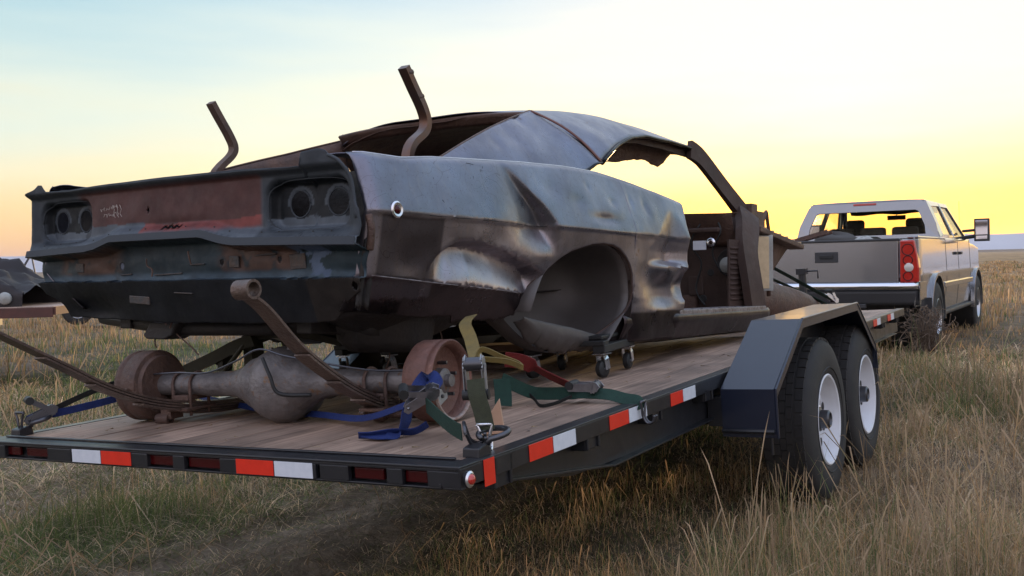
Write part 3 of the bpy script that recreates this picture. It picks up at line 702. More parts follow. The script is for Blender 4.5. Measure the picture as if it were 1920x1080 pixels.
def side_x(y, z, right=True):
    W = ip(y, WY); zt = ip(y, ZT)
    if z >= .75:
        q = z - .75; x = W - .30 * q - .35 * q * q
        top = zt - z
        if top < .018: x -= .016 * (1 - top / .018) ** 2
    else:
        q = .75 - z; kf = 1 - .85 * sst(1.45, 1.85, y); x = W - (.16 * q + .15 * q * q) * kf
        x -= .006 * sst(0, .012, q)
        lt = ip(y, [(0, .555), (.13, .55), (.58, .52), (1.0, .49), (3, .42)])
        if z < lt: x -= (.010 * sst(0, .008, lt - z) + .30 * (lt - z)) * kf
    # tail corner turns in
    x -= .030 * (1 - sst(.08, .13, y)) ** 2
    if not right and z < .58: x -= 1.3 * (.58 - z)
    n = float(fbm(y * 3.1 + (0 if right else 40), z * 4.3, 2.2, 3)) - .5
    x += n * .015
    n = float(fbm(y * 11 + 5, z * 13, 7.2, 2)) - .5
    x += n * .0036
    return x - (dent(y, z) if right else 0)
def rough_edge(y, a=.012):
    return a * (float(fbm(y * 38, 3.3, 0, 2)) - .5) * 2
def zbot(y):
    if y < .16: z = .44
    elif y < .585: z = .435 - .02 * sst(.16, .4, y) + rough_edge(y, .008)
    elif y < .955: z = .392 + rough_edge(y, .020) + .02 * sst(.8, .95, y)
    elif y <= 1.757: z = ip(y, ARCH)
    else: z = .27
    return z
ys = list(np.arange(.085, .95, .011)) + [.953, .956, .96] + [1.757 - (1.757 - .96) * (math.cos(math.pi * k / 90) * .5 + .5) for k in range(1, 90)] + [1.7565, 1.758] + list(np.arange(1.768, 2.361, .010)) + [2.361]
def quarter(right):
    sg = 1 if right else -1; b = B(); nv = 66
    def pt(i, v):
        y = ys[i]; zb = zbot(y); zt = ip(y, ZT)
        vv = v
        z = zb + (zt - zb) * vv
        yy = y + (ip(z, YEND) - 2.361) * sst(1.95, 2.361, y)
        return (sg * side_x(yy, z, right), yy, z)
    cols = []
    vs = [pt(i, j / nv) for i in range(len(ys)) for j in range(nv + 1)]
    for p in vs:
        y, z = p[1], p[2]
        k = 1.0
        g = float(fbm(y * 4, z * 9, 1.0)); g2 = float(fbm(y * 2.2 + 9, z * 3, 5))
        c = np.array([1.0, 1.0, 1.0])
        if z < .75:       # lower body: patchy tint, brightened and warmed for light off the ground
            c = np.array([1.45, 1.30, 1.20]) * (.68 + .64 * g)
            if g2 > .52: c = c * 1.25
        else: c = c * (.86 + .28 * g)
        lt = ip(y, [(0, .555), (.13, .55), (.58, .52), (1.0, .49), (1.75, .48)])
        if z < lt - (.08 if y > 1.75 else 0): c = np.array([.34, .26, .23]) * (.7 + .6 * g)
        if .13 < y < .42 and .48 < z < .742: c = np.array([.62, .55, .53]) * (.85 + .3 * g)   # filler-grey repaired patch
        if z < .47 and y < .3: c = np.array([.12, .10, .09])
        cols.append(tuple(c))
    n = nv + 1
    fs = [(i * n + j, (i + 1) * n + j, (i + 1) * n + j + 1, i * n + j + 1) for i in range(len(ys) - 1) for j in range(nv)]
    b.add(vs, fs, cols)
    # lower front corner behind the arch
    def low(u, v):
        z = .262 + (.49 - .262) * v; y0 = np.interp(z, [p[1] for p in ARCHLOW[::-1]], [p[0] for p in ARCHLOW[::-1]])
        y = y0 + (1.7585 - y0) * u; return (sg * side_x(y, z, right), float(y), z)
    b.sheet(low, 14, 24, lambda x, y, z: (.36, .29, .26))
    return b.obj('quarter_panel', M['car_skin'], CAR, smooth=True, angle=50, solid=.004, label='dented bare metal right rear quarter panel' if right else 'left rear quarter panel')
QP = quarter(True); quarter(False)
# wheel arch lips, door edge flange, body seam
for sg in (1, -1):
    path = [(sg * (side_x(y, z, sg > 0) - .006), y, z) for y, z in ARCH + ARCHLOW[1:]]
    B().tube(spline(path, 3), .006, 6).obj('arch_lip', M['car_inner'], CAR, smooth=True)
    b = B()
    edge = [(ip(z, YEND), z) for z in np.linspace(.36, .94, 26)]
    vs = []
    for y, z in edge: x = side_x(y, z, sg > 0); vs += [(sg * (x + .001), y, z), (sg * (x - .012), y + .014, z), (sg * (x - .07), y + .012, z)]
    fs = []
    for i in range(len(edge) - 1):
        for k in range(2): fs.append((i * 3 + k, i * 3 + 3 + k, i * 3 + 4 + k, i * 3 + 1 + k))
    b.add(vs, fs).obj('door_jamb', M['car_inner'], CAR, smooth=True, solid=.003)
    B().sheet(lambda u, v: (sg * (ip(.05 + 2.33 * u, WY) - .19 - .28 * v + (.03 if 0 else 0)) if 0 else sg * (side_x(.09 + 2.31 * u, ip(.09 + 2.31 * u, ZT) - .001, False) - .004 - .115 * v), .09 + 2.31 * u, ip(.09 + 2.31 * u, ZT) - .002 + .004 * math.sin(math.pi * v)), 60, 5, lambda x, y, z: (1.15, 1.15, 1.2)).obj('top_ledge', M['car_skin'], CAR, smooth=True, solid=.003)
# thin bright bead along the trim line
B().tube([(side_x(y, z) + .0015, y, z) for y, z in [(.12 + .46 * k / 12, .5515 - .034 * k / 12) for k in range(13)]], .0018, 5).obj('trim_edge', M['sill'], CAR)
B().tube([(side_x(y, z) + .0012, y, z) for y, z in [(.60 + .36 * k / 12, .517 - .026 * k / 12) for k in range(13)]], .0022, 5).obj('trim_edge', M['sill'], CAR)
B().tube([(side_x(y, .748) + .0003, y, .7475) for y in np.linspace(.34, 2.3, 60)], .0014, 4).obj('body_crease', M['rubber'], CAR)
B().tube([(side_x(y, ip(y, ZT) - .001) - .004, y, ip(y, ZT) + .0005) for y in np.linspace(.10, 2.38, 90)], .0042, 6).obj('top_edge_highlight_bead' if 0 else 'top_edge_highlight', M['edge_highlight'] if 'edge_highlight' in M else M.setdefault('edge_highlight', material('bright_edge_highlight', (.62, .60, .62), .3, .95, (.42, .38, .38), 14, .5)), CAR, smooth=True)  # bright bead added to draw the highlight along the quarter top
# scratches in the paint film
sc = B()
for (y, z, dy, dz_) in ((.62, .88, .01, .06), (.66, .90, .05, .05), (.60, .86, .006, .05), (.40, .85, .004, .07), (.55, .95, .10, -.005), (1.33, .87, .09, .055), (.69, .86, .004, .03), (.42, .80, .03, -.03), (.35, .93, .14, -.006), (.50, .83, .02, -.02), (1.05, .86, .03, .01), (.31, .87, .02, .01), (1.78, .83, .03, .0), (.72, .91, .03, -.05)):
    m_ = 6; p = [(side_x(y + dy * k / m_, z + dz_ * k / m_) + .0004, y + dy * k / m_ + random.uniform(-.003, .003), z + dz_ * k / m_ + random.uniform(-.004, .004)) for k in range(m_ + 1)]
    B().tube(p, .0013, 4).obj('scratch', M['rubber'], CAR)
# round side marker
o = B().lathe([(.027, 0), (.027, .004), (.022, .008), (.015, .006), (.014, .003)], (side_x(.19, .757) - .001, .19, .757), (1, -.05, .05), 28).obj('side_marker', M['chrome'], CAR, smooth=True, angle=40)
B().lathe([(.014, .003), (.013, .008), (.006, .011), (0, .0115)], (side_x(.19, .757) - .001, .19, .757), (1, -.05, .05), 20).obj('lens', M['red_lens'], o, smooth=True)

# tail panel
def in_lamp(x, z, g=0):
    ax = abs(x); return (.49 - g < ax < .845 + g) and (.695 - g < z < .862 + g)
def lamp_depth(x, z):
    ax = abs(x)
    cx_, cz_ = .668, .779; qx, qz = max(0, abs(ax - cx_) - .125), max(0, abs(z - cz_) - .03)
    r = math.hypot(qx, qz); return 1 - sst(.035, .060, r)
HOLES = [(s * h, zz, r) for s in (1, -1) for h, zz, r in ((.600, .785, .045), (.765, .785, .045))]
def lipz(x): return ip(abs(x + .04), [(0, .700), (.26, .700), (.36, .676), (.42, .668), (.95, .655)])
def tail_y(x, z):
    ax = abs(x); y = .055 * sst(.86, .95, ax) ** 2 + .018 * (1 - (x / .95) ** 2) * -1 + .035
    lz = lipz(x)
    if z > lz + .012:
        y += .030 * sst(lz + .012, lz + .05, z) * (1 - sst(.845, .90, ax) * .8); y -= .030 * sst(.875, .90, z)
        y += .045 * lamp_depth(x, z)
    elif z > lz - .012:
        y -= .012
    elif z > .545:
        y += .055 * sst(lz - .012, lz - .028, z) if 0 else .055 * (1 - sst(lz - .030, lz - .012, z))
        y += .004 * math.sin(z * 60)
    else:
        y += .030 + .40 * (.545 - z)
        y += .03 * math.exp(-((x + .52) / .16) ** 2 - ((z - .44) / .05) ** 2)      # dent in the valance
    for cx_, cz_, rx, rz, a in ((-.40, .59, .05, .03, .012), (.32, .60, .05, .035, .012), (.62, .60, .12, .03, .012), (-.1, .60, .20, .03, .008), (-.72, .61, .1, .03, .01), (.02, .74, .2, .02, .004)):
        y += a * math.exp(-((x - cx_) / rx) ** 2 - ((z - cz_) / rz) ** 2)
    y += (float(fbm(x * 9, z * 9, 3)) - .5) * .008
    return y
def tail_top(x):
    ax = abs(x)
    if x < 0: return ip(ax, [(0, .905), (.40, .902), (.60, .897), (.78, .905), (.84, .932), (.89, .934), (.955, .90)])
    return ip(ax, [(0, .905), (.40, .902), (.64, .893), (.665, .895), (.675, .940), (.76, .946), (.85, .938), (.92, .915), (.95, .90)])
def tail_bot(x): return ip(abs(x), [(0, .392), (.55, .40), (.75, .41), (.85, .45), (.95, .50)]) + .008 * (float(fbm(x * 9, 1, 1)) - .5)
def tail_half(z, left=False):
    if left: return ip(z, [(.38, .70), (.43, .75), (.50, .85), (.56, .90), (.64, .915), (.70, .93), (.78, .93), (.86, .915), (.92, .88), (.95, .86)])
    return ip(z, [(.38, .80), (.43, .84), (.50, .875), (.56, .885), (.64, .90), (.70, .905), (.75, .900), (.86, .852), (.92, .832), (.95, .82)])
def tail_c(x, y, z):
    ax = abs(x); n = float(fbm(x * 7, z * 12, 2)); n2 = float(fbm(x * 22, z * 30, 8)); lz = lipz(x)
    blue = np.array([.085, .10, .115]); dark = np.array([.014, .018, .022]); red = np.array([.115, .048, .042]); rust = np.array([.13, .075, .055])
    if z > lz + .012:
        rf = sst(-.60, -.53, x + .03 * (n2 - .5)) * (1 - sst(.455, .478, x)) * (1 - sst(.880, .893, z))
        if rf > .02:
            c = red * (.75 + .5 * n)
            if z < .735 + .03 * n: c = np.array([.26, .065, .055]) * (.6 + .7 * n2) if x > -.15 else blue * 1.4
            k_ = 1 - sst(.705, .728, z + .02 * (n2 - .5)); c = c + (blue * (1 + .5 * n) - c) * k_
            c = c * rf + blue * (.75 + .6 * n) * .8 * (1 - rf)
        else:
            c = blue * (.75 + .6 * n)
            c = c * .62
            if lamp_depth(x, z) > .3:
                c = dark * .8 if z > .742 + .004 * math.sin(x * 60) else blue * 1.5 * (.7 + .6 * n2)
                rr = min(math.hypot(x - hx, z - hz) / r for hx, hz, r in HOLES)
                if rr < 1.32 and z > .78: c = blue * 1.1
    elif z > lz - .012: c = blue * (1.2 + .8 * n)
    elif z > .545:
        c = np.array([.026, .045, .055]) * (.6 + .8 * n)
        q_ = max(sst(-.78, -.70, x) * (1 - sst(-.40, -.30, x)), sst(.20, .28, x) * (1 - sst(.56, .62, x))) * sst(.558, .585, z) * sst(.30, .48, n2); c = c + (rust * (.5 + .9 * n2) - c) * q_
        k_ = 1 - sst(.560, .580, z + .015 * (n2 - .5)); c = c + (np.array([.10, .15, .19]) * (.4 + 1.1 * n2) - c) * k_
        if .6 < x < .75 and n2 > .5: c = np.array([.12, .17, .26]) * (.6 + .6 * n)
    else:
        c = np.array([.014, .016, .020]) * (.6 + .8 * n)
        if x > .66: c = np.array([.035, .028, .024]) * (.4 + 1.2 * n2)
    return tuple(c)
b = B()
def tf(u, v):
    x0 = -.955 + 1.91 * u
    zt = tail_top(x0); zb = tail_bot(x0); z = zb + (zt - zb) * v
    x = x0 * tail_half(z, x0 < 0) / .955 if abs(x0) > .9 else x0
    if abs(x0) > .7:
        k = sst(.7, .955, abs(x0)); x = math.copysign(abs(x0) * (1 - k) + k * abs(x0) * tail_half(z, x0 < 0) / .955, x0)
    return (x, tail_y(x, z), z)
def tmask(x, y, z):
    for hx, hz, r in HOLES:
        if math.hypot(x - hx, z - hz) < r: return False
    if abs(x - .07 + .05) < .055 and abs(z - .732) < .007 + .003 * math.sin(x * 200): return False
    if abs(x + .13) / .009 + abs(z - .80) / .016 < 1: return False
    for hx, hz, r in ((-.33, .60, .014), (.245, .603, .010), (.52, .608, .010), (.885, .475, .022), (.80, .46, .012), (.86, .52, .012)):
        if math.hypot(x - hx, z - hz) < r: return False
    return True
b.sheet(tf, 340, 96, tail_c, tmask)
b.obj('tail_panel', M['tail'], CAR, smooth=True, angle=60, solid=.003)
for hx, hz, r in HOLES:
    pts = []
    for k in range(25):
        t = 2 * math.pi * k / 24; x, z = hx + (r - .001) * math.cos(t), hz + (r - .001) * math.sin(t)
        pts.append((x, tail_y(x, z) - .001, z))
    B().tube(pts, .0028, 6).obj('lamp_opening_rim', M['primer'], CAR, smooth=True)
# recessed pressed surrounds of the lamps
for s in (1, -1):
    ex = 0 if s > 0 else .030
    pts = []
    for k in range(41):
        t = 2 * math.pi * k / 40; x = .668 + .178 * math.copysign(abs(math.cos(t)) ** .5, math.cos(t)); z = .779 + .082 * math.copysign(abs(math.sin(t)) ** .5, math.sin(t))
        pts.append((s * x, tail_y(s * x, z) - .002, z))
    B().tube(pts, .003, 5).obj('lamp_surround', M['primer'], CAR, smooth=True)
    # corner strip from the tip down
    if s < 0: continue
    pts = [(s * (.79 + ex), tail_y(.79, .93) - .003, .922), (s * (.84 + ex), tail_y(.845, .91) - .004, .898), (s * (.87 + ex), tail_y(.87, .84) - .004, .84), (s * (.89 + ex), tail_y(.90, .72) - .004, .725)]
    B().tube(spline(pts, 5), .0055, 6).obj('corner_strip', M['primer'], CAR, smooth=True)
b = B(); pts = [(x, tail_y(x, lipz(x)) - .006, lipz(x)) for x in np.linspace(-.93, .90, 70)]
b.strap(pts, .026, (0, .25, 1), .006); b.obj('bumper_lip', M['primer'], CAR, smooth=True, angle=40)
for s in (1, -1): B().sheet(lambda u, v: (s * (.42 + .40 * u), .17 + .03 * math.sin(math.pi * u), .66 + .23 * v), 8, 6).obj('lamp_hole_light_block', M['car_dark'], CAR, solid=.004)  # dark sheets added behind the lamp holes to stop light showing through
for k in range(15):
    x = -.80 + .115 * k + .02 * math.sin(k * 3)
    if abs(abs(x) - .87) < .02: continue
    z = lipz(x) + .030; B().lathe([(0, .0015), (.0035, .0015), (.0045, 0)], (x, tail_y(x, z) - .002, z), (0, -1, 0), 8).obj('screw_hole', M['rubber'], CAR)
for (x, z, w, h) in ((-.60, .60, .05, .035), (.30, .605, .05, .04), (.46, .625, .10, .006), (-.05, .568, .16, .006), (.12, .60, .08, .005), (-.30, .57, .07, .005), (.60, .60, .07, .05), (-.22, .475, .12, .03), (.05, .50, .10, .004)):
    B().box((x, tail_y(x, z) - .004, z), (w, .008, h), (.1, .05 * math.sin(x * 50), 0)).obj('pressed_bracket', M['tail_bits'] if 'tail_bits' in M else M.setdefault('tail_bits', material('grimy_teal_metal', (.05, .065, .075), .5, .4, (.12, .08, .06), 30, .5, bump=.3, bscale=120)), CAR, bevel=.003)
# trunk gutter
b = B()
b.sheet(lambda u, v: (-.66 + 1.32 * u, tail_y(-.66 + 1.32 * u, .90) + .002 + .07 * v, tail_top(-.66 + 1.32 * u) + .002 - .012 * v), 40, 4)
b.obj('trunk_gutter', M['primer'], CAR, smooth=True, solid=.003)
# chalk scribble on the red panel
for r, (x0, z0, n) in enumerate(((-.425, .815, 7), (-.405, .790, 6))):
    for k in range(n):
        x = x0 + k * .017; p = []
        for j in range(5): xx = x + .003 * j; zz = z0 + random.uniform(-.007, .009) + k * .0012; p.append((xx, tail_y(xx, zz) - .0022, zz))
        B().tube(p, .0012, 4).obj('chalk_stroke', M['chalk'], CAR)
for k in range(3):
    x = -.345 + k * .022; p = [(x, tail_y(x, .826) - .0022, .829), (x + .010, tail_y(x, .82) - .0022, .812), (x + .002, tail_y(x, .80) - .0022, .795), (x + .014, tail_y(x, .79) - .0022, .783)]
    B().tube(p, .0014, 4).obj('chalk_stroke', M['chalk'], CAR)
# corner below the quarter: broken end of the valance
b = B().sheet(lambda u, v: (.885 - .04 * v + .012 * math.sin(9 * u), .085 + .05 * u, .66 - .21 * v + .01 * math.sin(20 * u)), 10, 12, None); b.obj('broken_corner', M['car_dark'], CAR, smooth=True, solid=.004)
B().tube(spline([(.905, .085, .735), (.915, .085, .70), (.91, .09, .665), (.90, .095, .63)], 5), .012, 8).obj('bumper_bracket', M['rust'], CAR, smooth=True)

# sail panels, seam, inner faces, rear window frame
A_, B_, C_ = Vector((.80, .56, .965)), Vector((.575, 1.50, 1.300)), Vector((.775, 1.79, 1.085))
def base_c(t): y = .56 + (1.79 - .56) * t; return Vector((.80 - .02 * t, y, ip(y, ZT) - .002 + .075 * sst(.75, 1, t) ** 2))
def top_c(t, sg=1):
    p = A_.lerp(B_, t); p.z += .014 * math.sin(math.pi * t)
    if sg < 0: p.z -= .028 * min(1, t * 1.5)
    return p
def sail(sg):
    def fn(u, v):
        p = base_c(u).lerp(top_c(u, sg), v); bul = .016 * math.sin(math.pi * v) * u
        bul += (float(fbm(p.y * 5, p.z * 6, sg + 3)) - .5) * .006
        for cy, cz, r, a in ((1.15, 1.13, .05, .005), (1.32, 1.23, .035, .006), (1.0, 1.08, .03, .004)): bul -= a * math.exp(-((p.y - cy) ** 2 + (p.z - cz) ** 2) / r ** 2)
        return (sg * (p.x + bul), p.y, p.z + bul * .5)
    return B().sheet(fn, 50, 24, lambda x, y, z: tuple(np.array([.92, .92, 1.0]) * (.85 + .3 * float(fbm(y * 5, z * 5, 1))))).obj('sail_panel', M['car_skin'], CAR, smooth=True, solid=.004)
for sg in (1, -1):
    sail(sg)
    def inn(u, v):
        p = top_c(u, sg); return (sg * (p.x - .012 - (p.x - .54) * .0 * v - .05 * v), p.y, p.z - .004 + (.90 - p.z) * v)
    B().sheet(inn, 30, 8).obj('sail_inner_panel', M['rust'] if sg < 0 else M['car_inner'], CAR, smooth=True, solid=.003)
    B().tube([(sg * (top_c(t, sg).x - .004), top_c(t, sg).y, top_c(t, sg).z + .001) for t in np.linspace(0, 1, 24)], .005, 6).obj('sail_edge', M['rust'], CAR, smooth=True)
    sm = [(sg * (B_.lerp(C_, t).x + .014 * math.sin(math.pi * t) * 1.3 + .002), B_.lerp(C_, t).y, B_.lerp(C_, t).z + .022 * math.sin(math.pi * t)) for t in np.linspace(0, 1, 16)]
    B().strap(sm, .016, (0, 1, .3), .004).obj('roof_seam', M['seam'] if 'seam' in M else M.setdefault('seam', material('rusty_red_seam', (.20, .07, .05), .55, .3, (.12, .05, .04), 20, .5)), CAR, smooth=True)
    B().tube([(sg * .785, .5 + 1.28 * t, ip(.5 + 1.28 * t, ZT) + .004 + .075 * sst(.8, 1, t) ** 2) for t in np.linspace(0, 1, 30)], .005, 6).obj('sail_base_seam', M['car_skin'], CAR, smooth=True)
# roof skin
ZD = [(1.50, 1.10), (1.79, 1.085), (1.92, 1.155), (2.05, 1.205), (2.25, 1.270), (2.45, 1.305), (2.8, 1.322), (3.2, 1.325)]
XD = [(1.50, .775), (1.79, .775), (1.92, .755), (2.05, .72), (2.25, .69), (2.45, .67), (2.8, .65), (3.2, .63)]
ZC = [(1.4, 1.310), (1.6, 1.345), (1.8, 1.380), (2.05, 1.418), (2.3, 1.445), (2.7, 1.453), (3.1, 1.432), (3.36, 1.405)]
def roof_pt(u, v, off=0.):
    w = abs(v); y0 = 1.44 + .06 * w + .29 * sst(.72, 1, w) ; y1 = 3.36 - .17 * w ** 2
    y = y0 + (y1 - y0) * u
    yd = 1.79 + (3.19 - 1.79) * u; zd = ip(yd, ZD); xd = ip(yd, XD); zc = ip(y, ZC)
    pw_ = 4.3 - 1.1 * sst(0, .6, u); z = zc - (zc - zd) * w ** pw_
    if w > .97: z -= .0
    n = (float(fbm(y * 3, v * 3, 5, 3)) - .5) * .006
    n -= .007 * math.exp(-((y - 2.35) ** 2 / .0016 + (v - .68) ** 2 / .0012)) + .006 * math.exp(-((y - 2.75) ** 2 / .002 + (v - .78) ** 2 / .002))
    if v < 0: z -= .025 * sst(.2, .9, w) * (1 - sst(.1, .6, u))
    return (v * xd / 1.0, y, z + n - off)
B().sheet(lambda u, v: roof_pt(u, -1 + 2 * v), 70, 90, lambda x, y, z: tuple(np.array([1.02, 1.02, 1.08]) * (.85 + .3 * float(fbm(x * 3, y * 3, 2))))).obj('roof_skin', M['car_skin'], CAR, smooth=True, solid=.004)
B().sheet(lambda u, v: roof_pt(u, (-1 + 2 * v) * .96, .028 + (float(fbm(u * 9, v * 9, 2)) - .5) * .02), 40, 40).obj('headliner', M['rust'], CAR, smooth=True, solid=.003)
for sg in (1, -1):
    p = [roof_pt(u, sg * 1.0) for u in np.linspace(0, 1, 40)]
    B().tube([(q[0] + sg * .004, q[1], q[2] - .006) for q in p], .009, 8).obj('drip_rail', M['car_skin'], CAR, smooth=True)
    p2 = [roof_pt(u, sg * .93) for u in np.linspace(0.02, 1, 40)]
    B().strap([(q[0], q[1], q[2] - .045) for q in p2], .05, (0, .1, 1), .02).obj('roof_side_rail', M['car_inner'], CAR, smooth=True, angle=40)
B().sheet(lambda u, v: ((-1 + 2 * u) * .62, 3.22 + .125 * (1 - (2 * u - 1) ** 2) + .01 * v, 1.395 - .055 * v - .06 * abs(2 * u - 1) ** 3), 24, 3).obj('windshield_header', M['car_inner'], CAR, smooth=True, solid=.02)
B().sheet(lambda u, v: ((-1 + 2 * u) * .56, 1.46 + .04 * v, 1.308 - .04 * v - .02 * abs(2 * u - 1) ** 3), 24, 3).obj('rear_window_header', M['rust'], CAR, smooth=True, solid=.012)
# ragged hanging lining along the far side of the roof
b = B()
def rag(u, v):
    y = 1.97 + 1.16 * u; zt_ = ip(y, ZD) + .03; zb_ = ip(y, [(1.97, 1.15), (2.25, 1.165), (2.42, 1.175), (2.67, 1.215), (2.86, 1.225), (2.95, 1.20), (3.03, 1.24), (3.13, 1.29)]) + .012 * (float(fbm(u * 24, 3, 1, 2)) - .5)
    return (.55 - .05 * v + .010 * math.sin(u * 30) * v, y, zt_ + (zb_ - zt_) * v)
b.sheet(rag, 110, 10); b.obj('torn_headliner', M['lining'] if 'lining' in M else M.setdefault('lining', material('crumbling_brown_lining', (.17, .105, .075), .9, 0., (.10, .06, .045), 22, .5, bump=1.2, bscale=60)), CAR, smooth=True, solid=.006)
# A pillars, hinge pillars
for sg in (1, -1):
    pts = [(sg * .630, 3.11, 1.312), (sg * .640, 3.19, 1.292), (sg * .655, 3.27, 1.25), (sg * .70, 3.46, 1.11), (sg * .755, 3.68, .955)]
    B().strap(spline(pts, 4), .105, (sg * .10, 1, .62), .030).strap(spline([(sg * .625, 3.13, 1.30), (sg * .66, 3.35, 1.17), (sg * .735, 3.63, .945)], 4), .03, (1, 0, 0), .03).obj('windshield_pillar', M['car_inner'], CAR, smooth=True, angle=40)
    hp = [(sg * .765, 3.66, .965), (sg * .81, 3.56, .88), (sg * .85, 3.44, .74), (sg * .885, 3.42, .55), (sg * .90, 3.45, .37), (sg * .90, 3.45, .27)]
    B().strap(spline(hp, 4), .16, (.15 * sg, 1, 0), .05).obj('hinge_pillar', M['car_inner'], CAR, smooth=True, angle=40)
    # sill and rocker
    def rk(u, v):
        y = 1.70 + 1.86 * u; pr = [(.935, .385), (.945, .37), (.945, .345), (.925, .30), (.905, .262), (.84, .245), (.70, .25)]
        i = min(int(v * 6), 5); f = v * 6 - i; a, c = pr[i], pr[i + 1]
        x, z = a[0] + (c[0] - a[0]) * f, a[1] + (c[1] - a[1]) * f
        return (sg * (x - (.012 if y < 2.2 else 0) + .004 * (float(fbm(y * 6, z * 10)) - .5)), y, z - (.0 if y > 2.22 else .0))
    B().sheet(rk, 60, 18, lambda x, y, z: (.34, .27, .24)).obj('rocker_panel', M['car_skin'], CAR, smooth=True, angle=40, solid=.004)
    B().box((sg * .865, 2.89, .392), (.155, 1.22, .012)).box((sg * .94, 2.89, .372), (.006, 1.23, .045)).obj('sill_plate', M['sill'], CAR, bevel=.002)
    for k in range(9): B().lathe([(.0, .002), (.006, .002), (.007, 0)], (sg * .90, 2.40 + k * .12, .398), (0, 0, 1), 8).obj('rivet', M['rubber'], CAR)
# floor, bulkheads, inner tubs
B().sheet(lambda u, v: (-.80 + 1.6 * v, 1.9 + 1.65 * u, .30 + .08 * math.exp(-((-.8 + 1.6 * v) / .13) ** 2) + .006 * math.sin(v * 60)), 20, 40).obj('floor_pan', M['car_inner'], CAR, smooth=True, solid=.004)
B().sheet(lambda u, v: (-.62 + 1.24 * v, .18 + 1.5 * u, .455 + .01 * math.sin(v * 50) + .05 * u), 20, 30).obj('trunk_floor', M['car_dark'], CAR, smooth=True, solid=.004)
B().sheet(lambda u, v: (-.55 + 1.1 * v, 1.50 + .30 * u, .93 - .55 * u), 8, 8).obj('seat_bulkhead', M['car_inner'], CAR, solid=.004)
B().sheet(lambda u, v: (-.58 + 1.16 * v, .98 + .52 * u, .930 + .02 * u), 8, 8).obj('package_tray', M['car_inner'], CAR, solid=.004)
for sg in (1, -1):
    loop = ARCH + ARCHLOW[1:] + [(1.44, .235), (1.30, .25), (1.17, .29), (1.06, .35)]
    lp = [(y, z) for y, z in loop]; n = len(lp); cy, cz = 1.40, .47
    b = B(); rings = []
    for x, k, dzz in ((.925, 1.0, 0), (.88, 1.01, 0), (.78, 1.03, 0), (.68, 1.0, .0), (.60, .88, .02), (.565, .60, .03), (.555, .25, .03)):
        rings.append([(sg * x, cy + (y - cy) * k, cz + (z - cz) * k + dzz) for y, z in lp])
    vs = [p for r in rings for p in r]; fs = []
    for i in range(len(rings) - 1):
        for k in range(n):
            k2 = (k + 1) % n
            if i < 2 and not (ARCH[0][0] - .01 <= lp[k][0] and k < len(ARCH) + len(ARCHLOW) - 2): continue
            fs.append((i * n + k, i * n + k2, (i + 1) * n + k2, (i + 1) * n + k))
    m0 = (len(rings) - 1) * n; fs.append(tuple(m0 + k for k in range(n)))
    b.add(vs, fs); b.obj('wheel_house', M['tub'] if 'tub' in M else M.setdefault('tub', material('dusty_wheel_house', (.14, .125, .12), .5, .35, (.085, .075, .07), 3, .5, bump=.08, bscale=30, rough2=.65)), CAR, smooth=True, angle=50, solid=.003)
    def fl2(u, v):
        y = .99 + .78 * u; z0 = ip(y, [(.99, .40), (1.15, .375), (1.35, .345), (1.6, .30), (1.77, .27)]); z1 = ip(y, [(.99, .385), (1.08, .30), (1.2, .260), (1.35, .240), (1.55, .236), (1.70, .24), (1.77, .25)])
        return (sg * (.865 + .022 * math.sin(math.pi * v) - .045 * v + .008 * (float(fbm(y * 14, v * 3, 1)) - .5)), y, z0 + (z1 + .022 * (float(fbm(y * 30, 1, 4, 2)) - .5) - z0) * v)
    B().sheet(fl2, 90, 10).obj('torn_wheel_house', M['tub'], CAR, smooth=True, solid=.004)
    B().box((sg * .50, .95, .40), (.07, 1.5, .08)).obj('frame_rail', M['car_dark'], CAR, bevel=.005)
    B().box((sg * .48, 2.6, .27), (.09, 1.6, .08)).obj('frame_rail', M['car_dark'], CAR, bevel=.005)
B().tube([(.60, .50, .44), (.60, .50, .33), (.60, .50, .29)], [.19, .17, .13], 24).obj('spare_wheel_well', M['car_dark'], CAR, smooth=True, angle=50)
B().sheet(lambda u, v: (.80 - .35 * v, .16 + .8 * u, .44 - .12 * math.sin(math.pi * v) * math.sin(math.pi * u)), 14, 8).obj('trunk_drop', M['car_dark'], CAR, smooth=True, solid=.01)
B().tube([(-.72, .35, .385), (.70, .35, .385)], .035, 10).obj('rear_crossmember', M['car_dark'], CAR, smooth=True)
B().tube([(-.72, .25, .40), (-.2, .22, .365), (.30, .25, .375)], .028, 8).obj('exhaust_hanger_bar', M['car_dark'], CAR, smooth=True)
B().prism([(-.28, .39), (-.12, .39), (-.16, .34), (-.20, .325), (-.31, .325), (-.33, .34)], 1, .16, .26).obj('hanging_bracket', M['car_dark'], CAR, bevel=.006)
for pth in ([(-.2, .2, .36), (-.14, .18, .34), (-.08, .19, .30), (-.05, .2, .27)], [(-.25, .15, .46), (-.20, .14, .43), (-.17, .15, .38)], [(-.15, .15, .45), (-.12, .14, .41), (-.15, .15, .37)], [(.55, .5, .42), (.58, .5, .35), (.62, .5, .28), (.6, .5, .22)],
            [(-.30, .20, .34), (-.31, .2, .31), (-.30, .2, .29)], [(.66, .7, .4), (.70, .7, .33), (.68, .7, .28), (.72, .7, .24)], [(-.16, .06, .625), (-.15, .055, .60), (-.12, .055, .585), (-.115, .05, .56)], [(.09, .05, .645), (.10, .045, .63), (.105, .05, .60)]):
    B().tube(spline(pth, 5), .003, 5).obj('wire', M['rust'], CAR)
